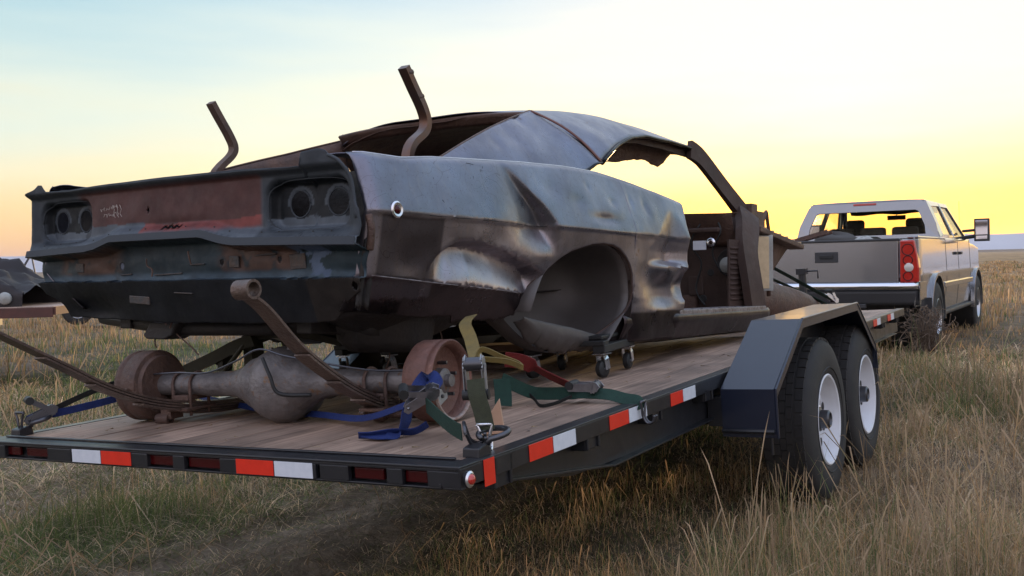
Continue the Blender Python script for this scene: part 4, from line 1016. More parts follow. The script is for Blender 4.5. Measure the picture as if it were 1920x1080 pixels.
# lid hinge arms
for sg in (1, -1):
    x = sg * .6
    pts = ([(x, .63, .93), (x, .63, 1.0), (x, .655, 1.05), (x, .72, 1.10), (x, .735, 1.14), (x, .715, 1.19), (x, .66, 1.26), (x, .61, 1.325)] if sg > 0 else [(x, .73, .93), (x, .72, 1.02), (x, .745, 1.06), (x, .81, 1.12), (x, .825, 1.16), (x, .80, 1.21), (x, .74, 1.29), (x, .70, 1.345)])
    y0 = .61 if sg > 0 else .695
    b = B(); b.strap(spline(pts, 6), .040, (1, 0, 0), .026); o = b.obj('lid_hinge_arm', M['rust'] if sg < 0 else M['hinge'] if 'hinge' in M else M.setdefault('hinge', material('worn_hinge_steel', (.13, .10, .095), .4, .7, (.16, .08, .05), 14, .4)), CAR, smooth=True, angle=40)
    for (yy, z2) in (((.612, 1.305), (.672, 1.225)) if sg > 0 else ((.705, 1.325), (.765, 1.245))):
        B().lathe([(.0, -.004), (.012, -.004), (.012, .020), (0, .020)], (x + sg * .010, yy + .012, z2), (0, 1, .3), 10).obj('hinge_bolt', M['rust'], o)
    B().tube([(x, y0 + .03, .94), (x, y0 + .3, .90)], .006, 6).obj('hinge_spring', M['rust'], CAR)
# dash, cowl, firewall, kick panel
b = B(); b.sheet(lambda u, v: (-.76 + 1.52 * v, 3.42 + .05 * math.sin(math.pi * v) + .1 * u - .03 * math.sin(math.pi * u), .955 - .20 * u * u + .02 * math.sin(math.pi * v)), 10, 20)
b.obj('dashboard', M['rust'], CAR, smooth=True, solid=.004)
B().sheet(lambda u, v: (-.78 + 1.56 * v, 3.56 + .012 * math.sin(v * 30), .94 - .62 * u), 10, 30).obj('firewall', M['car_inner'], CAR, smooth=True, solid=.004)
B().sheet(lambda u, v: (-.77 + 1.54 * v, 3.55 + .25 * u, .965 - .01 * u), 6, 12).obj('cowl', M['rust'], CAR, smooth=True, solid=.006)
B().box((.45, 3.40, .855), (.5, .04, .03)).obj('dash_rail', M['car_inner'], CAR, bevel=.01)
B().box((.575, 3.38, .765), (.085, .004, .055)).obj('data_card', M['white_tape'], CAR)
B().lathe([(.015, 0), (.028, .004), (.028, .008), (.012, .009)], (.65, 3.38, .78), (0, -1, 0), 14).obj('grommet', M['chrome'], CAR, smooth=True)
o = B().lathe([(.088, 0), (.080, .012), (.072, .004), (0, .002)], (.725, 3.50, .66), (0, -1, 0), 28).obj('vent_opening', M['car_dark'], CAR, smooth=True)
B().lathe([(.05, .006), (.045, .018), (0, .02)], (.705, 3.50, .645), (0, -1, 0), 20).obj('vent_flap', M['pale_grey'], o, smooth=True)
for k in range(11):
    B().tube([(.80, 3.30, .74 - k * .030), (.835, 3.40, .74 - k * .030)], .009, 6).obj('kick_panel_rib', M['car_inner'], CAR, smooth=True)
B().box((.82, 3.37, .59), (.012, .17, .40), (0, 0, -.35)).obj('kick_panel', M['car_inner'], CAR)
for k, (x, z, w, h) in enumerate(((.30, .70, .16, .10), (.05, .62, .20, .14), (-.30, .72, .18, .10), (.50, .52, .10, .12), (.22, .46, .24, .06), (-.1, .80, .3, .04))):
    B().box((x, 3.53 - .01 * k, z), (w, .02 + .01 * (k % 3), h), (0, .2 * math.sin(k * 2), 0)).obj('bulkhead_pressing', M['car_inner'], CAR, bevel=.008)
for (x, z, r) in ((.60, .60, .018), (.42, .66, .022), (.10, .74, .03), (-.15, .60, .035), (.55, .44, .02), (.34, .58, .012)):
    B().lathe([(0, .002), (r, .002), (r + .004, 0)], (x, 3.49, z), (0, -1, 0), 14).obj('bulkhead_hole', M['rubber'], CAR)
for pth in ([(.55, 3.45, .90), (.50, 3.42, .78), (.56, 3.44, .66), (.52, 3.45, .50), (.60, 3.4, .40)], [(.30, 3.45, .88), (.36, 3.40, .74), (.28, 3.42, .62)], [(.68, 3.42, .90), (.70, 3.40, .84), (.64, 3.42, .72), (.69, 3.44, .60)], [(.0, 3.44, .9), (.08, 3.4, .7), (.2, 3.42, .68), (.25, 3.44, .55)]):
    B().tube(spline(pth, 6), .006, 6).obj('cable', M['rubber'], CAR, smooth=True)
# exposed cowl side, apron, hood hinge, front rails
B().box((.80, 3.83, .665), (.012, .115, .33), (0, 0, -.55)).obj('cowl_side_flange', M['cream'], CAR, bevel=.003)
B().box((.78, 3.93, .665), (.010, .12, .36), (0, 0, -.9)).obj('cowl_side_panel', M['pale_grey'], CAR, bevel=.003)
B().tube([(.795, 3.98, .84), (.79, 3.99, .45)], .014, 8).obj('apron_brace', M['rust'], CAR, smooth=True)
for sg in (1, -1):
    B().sheet(lambda u, v: (sg * (.74 - .05 * v), 3.8 + .85 * u, .835 - .02 * u - v * (.50 - .46 * u)), 10, 8).obj('fender_apron', M['rust'], CAR, smooth=True, solid=.006)
    B().beam((sg * .76, 3.78, .875), (sg * .76, 4.66, .79), .11, .035, col=None).obj('apron_top_rail', M['rust'], CAR, bevel=.006)
    for k in range(6): B().box((sg * .765, 3.9 + k * .14, .885 - k * .0135), (.09, .012, .012)).obj('rail_rib', M['cream'], CAR)
    B().beam((sg * .45, 3.5, .40), (sg * .43, 5.2, .34), .09, .13).obj('front_rail', M['rust'], CAR, bevel=.012)
B().tube(spline([(.76, 3.80, .88), (.765, 3.95, .93), (.765, 4.02, 1.0), (.765, 4.05, .93), (.765, 4.08, .86)], 5), .012, 8).box((.76, 3.86, .93), (.05, .16, .12)).box((.74, 3.74, .98), (.10, .10, .10)).obj('hood_hinge', M['rust'], CAR, smooth=True, angle=40)
b = B(); b.tube(spline([(.55, 3.85, .42), (.60, 4.3, .42), (.62, 4.8, .385), (.62, 5.3, .345), (.60, 5.6, .32)], 4), [.10, .11, .125, .135, .14, .14, .135, .13, .13, .125, .12, .115, .105, .10, .09, .07, .04], 14); b.obj('inner_apron_tube', M['rust'], CAR, smooth=True)
B().box((0, 5.1, .30), (1.0, .18, .10)).obj('front_crossmember', M['car_dark'], CAR, bevel=.01)
b = B()
for k in range(7):
    t = k / 6; B().prism([(.0, .0), (.03, .01), (.015 + .02 * t, .10 - .05 * t), (-.01, .03)], 0, 0, .004).obj('torn_metal_shard', M['sill'], CAR).matrix_local = Matrix.Translation((.85 - .04 * t, 3.62 + .25 * t, .33)) @ Matrix.Rotation(.8 - 1.6 * t, 4, 'X')

# ------------------------------------------------------------------ rear axle with leaf springs
def MTl(loc, rz=0.): return MT @ Matrix.Translation(Vector(loc)) @ Matrix.Rotation(rz, 4, 'Z')
AX = thing('rear_axle', 'loose rusty rear axle with drums and leaf springs lying across the rear of the deck', 'axle', MTl((-.08, .55, .134), .093))
b = B().lathe([(.040, -.62), (.040, -.40), (.042, -.36), (.045, -.34), (.046, -.24), (.050, -.20), (.066, -.155), (.090, -.115), (.102, -.07), (.105, 0), (.102, .07), (.090, .115), (.066, .155), (.050, .20), (.046, .24), (.045, .34), (.042, .36), (.040, .40), (.040, .62)], (0, 0, 0), (1, 0, 0), 28)
b.obj('axle_tube', M['axle'], AX, smooth=True, angle=50)
b = B().lathe([(.0, -.118), (.045, -.112), (.085, -.095), (.115, -.062), (.130, -.02), (.136, .0), (.136, .012), (.128, .02), (.125, .09), (.08, .16), (.055, .22), (.055, .27), (0, .27)], (0, 0, -.006), (0, 1, -.12), 36)
b.obj('differential', M['axle'], AX, smooth=True, angle=60)
for k in range(10):
    t = 2 * math.pi * k / 10; B().lathe([(.009, 0), (.009, -.010), (0, -.012)], (.131 * math.cos(t), .004, .131 * math.sin(t) - .006), (0, 1, 0), 6).obj('cover_bolt', M['axle'], AX)
B().tube(spline([(-.60, -.05, .045), (-.45, -.052, .05), (-.3, -.055, .048), (-.12, -.10, .09), (.0, -.11, .13), (.12, -.10, .10), (.4, -.05, .045), (.6, -.05, .04)], 5), .0035, 6).obj('brake_line', M['steel_dark'], AX)
B().tube(spline([(.02, -.12, .10), (.06, -.135, .04), (.09, -.13, -.02), (.20, -.10, -.03)], 6), .007, 6).obj('brake_hose', M['rubber'], AX, smooth=True)
for s in (-1, 1):
    o = B().lathe([(.030, .565), (.110, .570), (.115, .585), (.130, .590), (.133, .597), (.133, .655), (.128, .660), (.128, .668), (.133, .673), (.133, .688), (.129, .692), (.121, .690), (.114, .680), (.111, .655), (.09, .645), (.040, .640), (0, .638)], (0, 0, 0), (s, 0, 0), 48).obj('brake_drum', M['drum_rust'] if s > 0 else M['rust'], AX, smooth=True, angle=45)
    B().lathe([(.042, .638), (.040, .665), (.034, .670), (.022, .672), (.020, .69), (0, .69)], (0, 0, 0), (s, 0, 0), 24).obj('hub', M['axle'], o, smooth=True, angle=35)
    for k in range(5):
        t = 2 * math.pi * k / 5 + .3; B().lathe([(.006, .635), (.006, .675), (0, .676)], (0, .058 * math.cos(t), .058 * math.sin(t)), (s, 0, 0), 8).obj('wheel_stud', M['steel_dark'], o)
    if s > 0:
        pts = [(.694, .123 * math.cos(t), .123 * math.sin(t)) for t in np.linspace(math.radians(185), math.radians(318), 20)]
        B().strap(pts, .016, (1, 0, 0), .007).obj('flaked_lip', M['pale_scale'], o, smooth=True)
        B().box((.66, -.02, -.045), (.01, .09, .05), (.2, 0, .2)).obj('shoe_remnant', M['pale_grey'], o, bevel=.006)
def spring(x, pts, nleaf=5):
    path = spline(pts, 8)
    o = B().strap(path, .064, (1, 0, 0), .008).obj('leaf_spring', M['spring'], AX, smooth=True, angle=40)
    inv = AX.matrix_world.inverted() @ MT
    p0 = Vector(path[0]); d = (Vector(path[0]) - Vector(path[1])).normalized(); n = Vector((0, -d.z, d.y))
    if n.z > 0: n = -n
    c = p0 - n * .0; c = p0 + Vector((0, -.010, .023))
    o2 = B().lathe([(.021, -.032), (.029, -.032), (.029, .032), (.021, .032), (.021, -.032)], c, (1, 0, 0), 24).obj('spring_eye', M['spring'], o, smooth=True, angle=40)
    L = len(path)
    for k in range(1, nleaf):
        a = int(L * (.20 + .13 * k)); q = [Vector(p) + Vector((0, -.004 * k, -.009 * k)) for p in path[a:]]
        if len(q) > 3: B().strap(q, .062, (1, 0, 0), .007).obj('leaf', M['spring'], o, smooth=True, angle=40)
    for a in (int(L * .55), int(L * .72)):
        p = Vector(path[a]); t = (Vector(path[a + 1]) - p).normalized(); B().strap([p + Vector((-.036, 0, .006)), p + Vector((.036, 0, .006))], .022, t, .006).obj('spring_clip', M['rust'], o)
    # geometry above is in trailer space
    o.matrix_parent_inverse = Matrix.Identity(4); o.matrix_basis = inv
    return o
spring(.34, [(.335, .035, .445), (.335, .09, .405), (.335, .20, .295), (.335, .33, .20), (.335, .46, .125), (.335, .60, .070), (.335, .76, .045), (.335, .90, .05)])
spring(-.52, [(-.52, -.50, .56), (-.52, -.29, .435), (-.52, -.2, .38), (-.52, .01, .26), (-.52, .16, .175), (-.52, .34, .105), (-.52, .55, .062), (-.52, .80, .05), (-.52, 1.0, .06)])
for x in (-.44, .42):
    o = B().box((x, 0, -.085), (.10, .15, .012)).box((x, 0, -.045), (.07, .10, .02)).obj('spring_perch', M['rust'], AX, bevel=.003)
    for dx in (-.042, .042): B().tube(arc((x + dx, 0, .0), .046, 0, 180, 10, 0)[:0] + [(x + dx, -.046, -.11), (x + dx, -.046, .0)] + arc((x + dx, 0, 0), .046, 180, 0, 10, 0) + [(x + dx, .046, -.11)], .006, 6).obj('u_bolt', M['rust'], o, smooth=True)
B().lathe([(.012, -.03), (.020, -.03), (.020, .03), (.012, .03)], (-.52, -.06, -.12), (1, 0, 0), 14).box((-.50, -.04, -.10), (.05, .06, .04)).obj('shock_mount', M['rust'], AX, smooth=True, angle=30)

# loose suspension frame behind the axle
SF = thing('front_suspension_frame', 'olive brown loose suspension crossmember lying behind the left half of the axle', 'car part', MTl((-.75, 1.0, 0)))
def seg(name, pts, w, h, m=M['olive']): return B().strap(spline(pts, 4), w, (0, 1, .2), h).obj(name, m, SF, smooth=True, angle=40)
seg('lower_arm', [(-.50, .0, .09), (-.35, 0, .14), (-.15, 0, .20), (.0, 0, .25), (.10, 0, .27)], .10, .05)
seg('cross_tube', [(.02, 0, .27), (.15, .02, .285), (.32, .05, .28), (.5, .08, .24)], .07, .03)
seg('support_leg', [(-.12, 0, .20), (-.14, 0, .12), (-.22, 0, .03)], .06, .03)
seg('support_leg', [(.03, .02, .26), (.02, .03, .15), (-.02, .03, .02)], .07, .05)
seg('curved_stay', [(-.30, .02, .16), (-.20, .02, .17), (-.14, .02, .13), (-.12, .02, .08)], .03, .02)
B().tube([(-.19, -.05, .04), (.04, -.04, .24), (.10, -.03, .33)], .010, 8).obj('strut_rod', M['olive'], SF, smooth=True)
B().tube([(.22, .0, .27), (.24, .0, .22), (.22, .0, .20)], .008, 6).obj('bolt', M['olive'], SF)
B().box((-.02, .03, .36), (.10, .08, .10), (0, .5, 0)).obj('mount_block', M['olive'], SF, bevel=.01)
BJ = thing('ball_joint', 'small rusty ball joint lying on the deck below the leaf spring', 'car part', MTl((.36, .58, .0), .3))
B().lathe([(0, -.03), (.018, -.028), (.026, -.012), (.026, .012), (.014, .03), (.010, .06), (0, .062)], (-.03, 0, .028), (-1, .2, .1), 16).obj('joint_body', M['rust'], BJ, smooth=True, angle=50)
B().lathe([(0, 0), (.010, .002), (.010, .018), (0, .02)], (-.072, -.02, .038), (-1, -.6, .4), 10).obj('stud', M['chrome'], BJ, smooth=True)
B().tube([(.0, 0, .025), (.05, .01, .022), (.10, .02, .018)], .012, 8).obj('shank', M['rust'], BJ, smooth=True)

# ------------------------------------------------------------------ dollies
def dolly(x, y, rz, label, grp='castor dollies under the car shell'):
    o = thing('furniture_dolly', label, 'dolly', MTl((x, y, 0), rz) @ Matrix.Diagonal((1.12, 1.08, .98, 1)), grp)
    for dx in (-.145, .145): B().box((dx, 0, .125), (.05, .36, .035)).obj('side_board', M['rubber'], o, bevel=.004)
    for dy in (-.155, .155): B().box((0, dy, .150), (.34, .06, .022)).obj('cross_board', M['rubber'], o, bevel=.004)
    B().box((.0, .0, .172), (.30, .30, .018)).obj('carpet_pad', M['rubber'], o, bevel=.005)
    for dx in (-.145, .145):
        for dy in (-.15, .15):
            c = D.objects.new('castor', None); COL.objects.link(c); c.parent = o; c.location = (dx, dy, 0); c.rotation_euler = (0, 0, random.uniform(-.5, .5))
            B().lathe([(0, -.013), (.030, -.013), (.037, -.009), (.038, 0), (.037, .009), (.030, .013), (0, .013)], (0, 0, .038), (1, 0, 0), 22).obj('castor_wheel', M['rubber'], c, smooth=True, angle=40)
            f = B().strap([(-.018, .012, .035), (-.018, .004, .08), (-.016, 0, .094), (.016, 0, .094), (.018, .004, .08), (.018, .012, .035)], .03, (0, 1, 0), .003); f.lathe([(.006, -.02), (.006, .02)], (0, 0, .038), (1, 0, 0), 8, caps=True); f.box((0, 0, .103), (.05, .06, .005))
            f.obj('castor_fork', M['chrome'], c)
    return o
dolly(.395, 1.905, .10, 'black castor dolly under the right wheel arch of the car shell')
dolly(-.83, 2.05, -.05, 'black castor dolly under the far left side of the car shell')
WB = thing('pine_board', 'short pale pine board lying across the deck under the car shell', 'board', MTl((-.66, 3.15, .002), .25))
B().box((0, 0, .022), (.62, .20, .04)).obj('plank', M['pinewood'], WB, bevel=.003)
WC = thing('wooden_wedge', 'pinkish three cornered wood offcut standing beside the right brake drum', 'wood wedge', MTl((.86, .44, .0), .5))
B().prism([(-.045, .0), (.040, .0), (.030, .10)], 1, -.018, .018).obj('wedge_block', M['pinewood'], WC, bevel=.002)

# ------------------------------------------------------------------ tie-down straps
M['worn_chrome'] = material('worn_zinc', (.36, .37, .40), .3, 1., (.2, .2, .22), 30, .5)
def webbing(name, pts, side, w, mat, label, cat='strap', grp=None, n=6, th=.0028):
    o = B().strap(spline(pts, n), w, side, th).obj(name, mat, None, smooth=True, angle=50); o.matrix_world = MT
    return tag(o, label, cat, grp)
def ratchet(loc, rot, label, mat=None, handle=.5, sc=1.):
    o = thing('ratchet_buckle', label, 'ratchet', MT @ Matrix.Translation(Vector(loc)) @ rotm(*rot).to_4x4() @ Matrix.Diagonal((sc, sc, sc, 1)), 'ratchet buckles on the tie-down straps')
    mat = mat or M['chrome']
    for s in (-1, 1):
        B().prism([(-.055, -.010), (.050, -.012), (.062, .004), (.050, .020), (-.045, .018), (-.062, .004)], 0, s * .022 - .0015, s * .022 + .0015).obj('side_plate', mat, o, bevel=.0008)
        g = []
        for k in range(24): r = .022 if k % 2 else .018; t = math.pi * 2 * k / 24; g.append((.035 + r * math.cos(t), .004 + r * math.sin(t)))
        B().prism(g, 0, s * .026 - .0012, s * .026 + .0012).obj('ratchet_gear', mat, o)
        B().beam((s * .030, .035, .004), (s * .030, .035 - .082 * math.cos(handle), .004 + .082 * math.sin(handle)), .002, .018, (0, 0, 1)).obj('handle_arm', mat, o)
    B().tube([(-.026, .035, .004), (.026, .035, .004)], .019, 12).obj('spool', M['steel_dark'], o, smooth=True, angle=40)
    hy, hz = .035 - .082 * math.cos(handle), .004 + .082 * math.sin(handle)
    B().tube([(-.036, hy, hz), (.036, hy, hz)], .015, 10).obj('grip', M['rubber'], o, smooth=True, angle=40)
    B().tube([(-.024, -.045, .004), (.024, -.045, .004)], .005, 8).obj('cross_bar', mat, o, smooth=True)
    return o
def hook(loc, rot, label, mat=None, sc=1.):
    o = thing('strap_hook', label, 'hook', MT @ Matrix.Translation(Vector(loc)) @ rotm(*rot).to_4x4() @ Matrix.Diagonal((sc, sc, sc, 1)), 'wire hooks on the tie-down straps')
    mat = mat or M['chrome']
    for s in (-1, 1):
        B().tube(spline([(s * .022, .0, .05), (s * .014, .0, .03), (s * .008, .0, .0), (s * .008, .014, -.022), (s * .008, .034, -.018), (s * .008, .042, .004)], 5), .0045, 8).obj('hook_prong', mat, o, smooth=True)
    B().tube([(-.022, 0, .05), (.022, 0, .05)], .0045, 8).obj('hook_bar', mat, o, smooth=True)
    return o
webbing('olive_tie_down_strap', [(1.0, .205, .055), (.995, .20, .10), (.985, .195, .15), (.98, .20, .19)], (1, .1, 0), .052, M['olive_strap'], 'wide olive strap rising from the corner hook to its ratchet by the right drum')
webbing('yellow_tie_down_strap', [(.955, .245, .225), (.90, .33, .225), (.82, .44, .235), (.74, .54, .275), (.69, .59, .315), (.64, .70, .335)], (.8, .5, .2), .040, M['yellow_strap'], 'dirty yellow strap going up from the ratchet to the underside of the car')
webbing('strap_tail_loop', [(.955, .24, .235), (.96, .27, .262), (1.0, .31, .235), (1.03, .34, .215), (1.045, .335, .205), (1.02, .30, .225), (.97, .25, .238)], (.2, -.5, 1), .016, M['yellow_strap'], 'looped loose tail of the yellow strap beside the grey ratchet')
ratchet((.968, .22, .195), (1.75, 0, .35), 'grey upright ratchet on the olive strap in front of the right brake drum', M['pale_metal'] if 'pale_metal' in M else M.setdefault('pale_metal', material('worn_ratchet_plate', (.32, .33, .34), .45, .6)), handle=2.9 if 0 else .15, sc=1.0)
hook((1.0, .20, .02), (0, 0, .4), 'bright hook of the olive strap in the right rear tie-down ring', sc=1.0)
hook((.985, .15, .035), (.3, .6, -.9), 'dark hook of the short green strap in the right rear tie-down ring', M['steel_dark'])
webbing('short_green_strap', [(.955, .155, .055), (.90, .19, .062), (.83, .24, .075), (.76, .29, .092), (.72, .32, .10)], (.25, -.25, 1), .045, M['green_strap'], 'short green strap between the corner ring and the blue ratchet')
ratchet((.70, .33, .115), (.5, .2, -.9), 'shiny black gripped ratchet wrapped in blue webbing left of the right drum', M['worn_chrome'], handle=.6)
webbing('blue_strap_wrap', [(.66, .36, .11), (.64, .39, .135), (.66, .42, .17), (.69, .41, .15), (.70, .36, .13)], (.7, .5, .2), .05, M['blue_strap'], 'crumpled blue webbing bunched above the shiny ratchet')
webbing('blue_strap_tail', [(.64, .37, .12), (.62, .36, .08), (.615, .35, .04), (.60, .34, .012), (.58, .30, .008), (.54, .30, .008), (.50, .30, .012)], (.1, 1, .15), .045, M['blue_strap'], 'loose end of the blue strap hanging down and folded flat on the deck')
webbing('blue_strap_end', [(.66, .40, .03), (.63, .37, .012), (.58, .33, .016), (.52, .30, .01), (.49, .28, .012)], (.3, -.6, .7), .03, M['blue_strap'], 'flat end of blue webbing lying on the planks under the spring')
webbing('blue_deck_strap', [(-.86, .82, .045), (-.60, .745, .03), (-.25, .64, .02), (.05, .58, .02), (.35, .47, .03), (.60, .38, .09)], (.1, .5, 1), .022, M['blue_strap'], 'long blue strap running low along the deck beneath the axle tube')
webbing('far_blue_strap', [(-1.0, .16, .05), (-.93, .27, .065), (-.86, .40, .085), (-.80, .50, .11), (-.78, .62, .13)], (.3, -.3, 1), .030, M['blue_strap'], 'blue strap from the far left corner ring to the left brake drum')
webbing('far_black_strap', [(-.97, .20, .06), (-.93, .26, .09), (-.88, .34, .125), (-.84, .42, .15)], (.3, -.3, 1), .022, M['black_strap'], 'thin black strap above the blue one at the far left corner')
ratchet((-.975, .20, .06), (.35, 0, -.45), 'dark ratchet at the far left rear corner of the deck', M['steel_dark'], handle=.9)
hook((-.99, .125, .03), (0, 0, .1), 'dark hook at the far left corner ring', M['steel_dark'])
webbing('long_green_strap', [(.60, .92, .10), (.66, 1.0, .045), (.72, 1.02, .035), (.84, 1.04, .035), (.94, 1.05, .03), (1.0, 1.06, .014), (1.045, 1.062, .006), (1.058, 1.063, -.02)], [(.0, .4, 1)] * 18 + [(0, .7, .7)] * 25, .045, M['green_strap'], 'long green strap across the deck to a hook on the right rail')
webbing('slack_strap_loop', [(.66, 1.0, .035), (.70, .97, .02), (.745, .93, .006), (.79, .95, .012), (.83, 1.0, .03)], (.3, -.2, 1), .012, M['black_strap'], 'slack black edge of strap looping onto the deck under the green strap')
ratchet((.86, 1.045, .052), (0, 0, -1.45), 'silver ratchet lying flat on the long green strap', M['worn_chrome'], handle=.1)
hook((1.066, 1.063, -.045), (0, 0, -1.57), 'dark hook of the long green strap gripping the right rail', M['steel_dark'])
webbing('green_strap_fold', [(.60, .92, .10), (.615, .90, .05), (.625, .88, .012)], (.6, .6, 0), .06, M['green_strap'], 'fold of green webbing hanging beside the right brake drum')
webbing('red_strap', [(.60, .95, .165), (.66, .98, .15), (.73, 1.02, .10), (.80, 1.06, .055), (.86, 1.08, .02)], [(.4, -.3, 1)] * 9 + [(.2, -.8, .6)] * 40, .058, M['red_strap'], 'wide faded red strap slanting down onto the deck behind the green strap')
webbing('front_green_strap', [(.12, 4.6, .62), (.45, 5.1, .32), (.74, 5.55, .05), (.80, 5.65, .02)], (.8, -.3, 0), .05, M['green_strap'], 'dark green strap holding the car nose down beside the pickup tailgate')
webbing('front_second_strap', [(.0, 4.9, .50), (.35, 5.35, .25), (.62, 5.7, .04)], (.8, -.3, 0), .05, M['green_strap'], 'second dark green strap alongside the first at the car nose')
ratchet((.66, 5.42, .13), (-.6, 0, -.6), 'small silver ratchet on the front green strap near the fender top')
for nm, lab, p, r, s in (('alternator', 'dull aluminium engine part lying on the inner apron in front of the car cowl', (.02, 4.65, .42), .3, 1.), ('starter_motor', 'grey round motor lying behind the front rail of the car', (.22, 4.75, .38), 1.1, .8)):
    o = thing(nm, lab, 'car part', MTl(p, r))
    B().lathe([(0, -.07), (.04 * s, -.07), (.055 * s, -.055), (.055 * s, -.01), (.05 * s, 0), (.055 * s, .01), (.055 * s, .05), (.03 * s, .065), (.012, .07), (.012, .10), (0, .10)], (0, 0, .05), (1, .3, .1), 20).obj('casing', M['chrome'] if s == 1 else M['pale_grey'], o, smooth=True, angle=40)
    B().box((.0, .05, .05), (.09, .05, .03)).obj('mount_ear', M['chrome'], o, bevel=.005)

# ------------------------------------------------------------------ pickup truck
K = thing('pickup_truck', 'pewter crew cab pickup hitched in front of the trailer, facing away', 'pickup', MK)
tp = M['truck']
def kx(y, z):
    x = .995 - .05 * max(0, z - 1.0) ** 1.0 - .10 * max(0, .85 - z)
    x -= .03 * (1 - sst(0, .25, y)); x -= .10 * sst(5.3, 6.0, y)
    return x + .006 * math.exp(-((z - .95) / .03) ** 2)
WA = [(1.15, .50), (4.98, .50)]     # wheel centres, radius of arch
def kbot(y):
    zb = .46 if y > .25 else .60
    for c, r in WA:
        d = abs(y - c)
        if d < r: zb = max(zb, .43 + math.sqrt(r * r - d * d) * 1.02)
    return zb
def ktop(y): return 1.40 if y < 4.35 else 1.34 - .12 * sst(4.35, 6.1, y)
ysk = sorted(set(list(np.linspace(.02, 6.05, 110)) + [c + s * r * math.cos(t) for c, r in WA for s in (1, -1) for t in np.linspace(0, 1.2, 12)]))
for sg in (1, -1):
    def sp(u, v):
        i = min(int(round(u * (len(ysk) - 1))), len(ysk) - 1); y = ysk[i]; z = kbot(y) + (ktop(y) - kbot(y)) * v; return (sg * kx(y, z), y, z)
    B().sheet(sp, len(ysk) - 1, 26).obj('body_side', tp, K, smooth=True, angle=50, solid=.01)
    for c, r in WA:
        pts = [(sg * (kx(c, 1.0) + .014), c + (r + .005) * math.cos(t), .43 + (r + .01) * math.sin(t) * 1.02) for t in np.linspace(-.1, math.pi + .1, 30)]
        B().strap(pts, .055, (1, 0, 0), .035).obj('fender_flare', tp, K, smooth=True, angle=50)
        B().lathe([(.49, -.01), (.49, -.42), (.2, -.42)], (sg * .97, c, .45), (sg, 0, 0), 40).obj('wheel_well', M['rubber'], K, smooth=True, angle=40)
    B().box((sg * 1.005, 3.1, .80), (.03, 2.7, .075)).obj('side_moulding', tp, K, bevel=.012)
    B().box((sg * .955, 3.05, .44), (.10, 2.9, .06)).obj('rocker_step', M['truck_dark'], K, bevel=.02)
    for y in (2.02, 3.12, 4.32): B().tube([(sg * (kx(y, z) + .004), y, z) for z in np.linspace(.5, 1.39, 12)], .004, 4).obj('door_gap', M['rubber'], K)
    for y in (2.85, 3.95 if 0 else 3.28): B().box((sg * (kx(y, 1.2) + .018), y, 1.20), (.03, .17, .04)).obj('door_handle', M['truck_dark'], K, bevel=.008)
    # tail lamps
    prof = [(.0, .885), (.0, 1.355), (.10, 1.365), (.16, 1.25), (.13, 1.15), (.20, 1.05), (.15, .90)]
    o = B().prism([(.80, .885), (1.0, .885), (1.002, 1.05), (.985, 1.20), (.955, 1.36), (.80, 1.36)], 1, -.018, .10).obj('tail_lamp', M['red_lamp'], K, bevel=.014)
    if sg < 0:
        for v in o.data.vertices: v.co.x *= -1
        o.data.flip_normals()
    for zc, rr in ((1.255, .062), (1.135, .050), (.955, .050)): B().lathe([(rr - .006, 0), (rr, .004), (rr + .006, 0)], (sg * .885, -.019, zc), (0, -1, 0), 24).obj('lens_ring', M['red_lens'], o, smooth=True)
    B().lathe([(.0, .006), (.040, .005), (.050, 0)], (sg * .895, -.019, 1.055), (0, -1, 0), 24).obj('reversing_lens', M['clear_lens'], o, smooth=True)
    # mirrors
    o = B().tube([(sg * .93, 4.05, 1.42), (sg * 1.10, 4.0, 1.44)], .030, 8).tube([(sg * .93, 4.05, 1.52), (sg * 1.10, 4.0, 1.53)], .022, 8).box((sg * 1.20, 3.98, 1.53), (.20, .10, .33)).obj('tow_mirror', M['truck_dark'], K, bevel=.045)
    B().box((sg * 1.20, 3.925, 1.565), (.16, .004, .21)).obj('mirror_glass', M['mirror'], o, bevel=.01)
    B().box((sg * 1.20, 3.925, 1.42), (.15, .004, .05)).obj('spotter_glass', M['mirror'], o)
# tailgate
B().box((0, .035, 1.125), (1.56, .06, .50)).obj('tailgate', tp, K, bevel=.014)
B().box((0, .030, 1.372), (1.58, .075, .030)).obj('tailgate_cap', M['truck_dark'], K, bevel=.01)
o = B().box((-.02, .004, 1.185), (.27, .012, .125)).obj('tailgate_handle', M['truck_dark'], K, bevel=.03)
B().box((-.02, -.002, 1.19), (.16, .02, .05)).obj('handle_flap', M['rubber'], o, bevel=.012)
B().box((0, .12, .88), (1.9, .02, .03)).obj('bed_sill', M['truck_dark'], K)
for sg in (1, -1):
    B().box((sg * .90, .06, 1.125), (.18, .05, .50)).obj('corner_post', tp, K, bevel=.012)
    B().box((sg * .93, 1.0, 1.395), (.12, 1.95, .03)).obj('bed_rail_cap', tp, K, bevel=.012)
    B().box((sg * .86, 1.0, 1.15), (.03, 1.85, .46)).obj('bed_wall', M['truck_dark'], K)
B().box((0, 1.0, .92), (1.7, 1.85, .04)).obj('bed_floor', M['truck_dark'], K)
B().box((0, 1.93, 1.15), (1.8, .04, .5)).obj('bed_front_wall', tp, K)
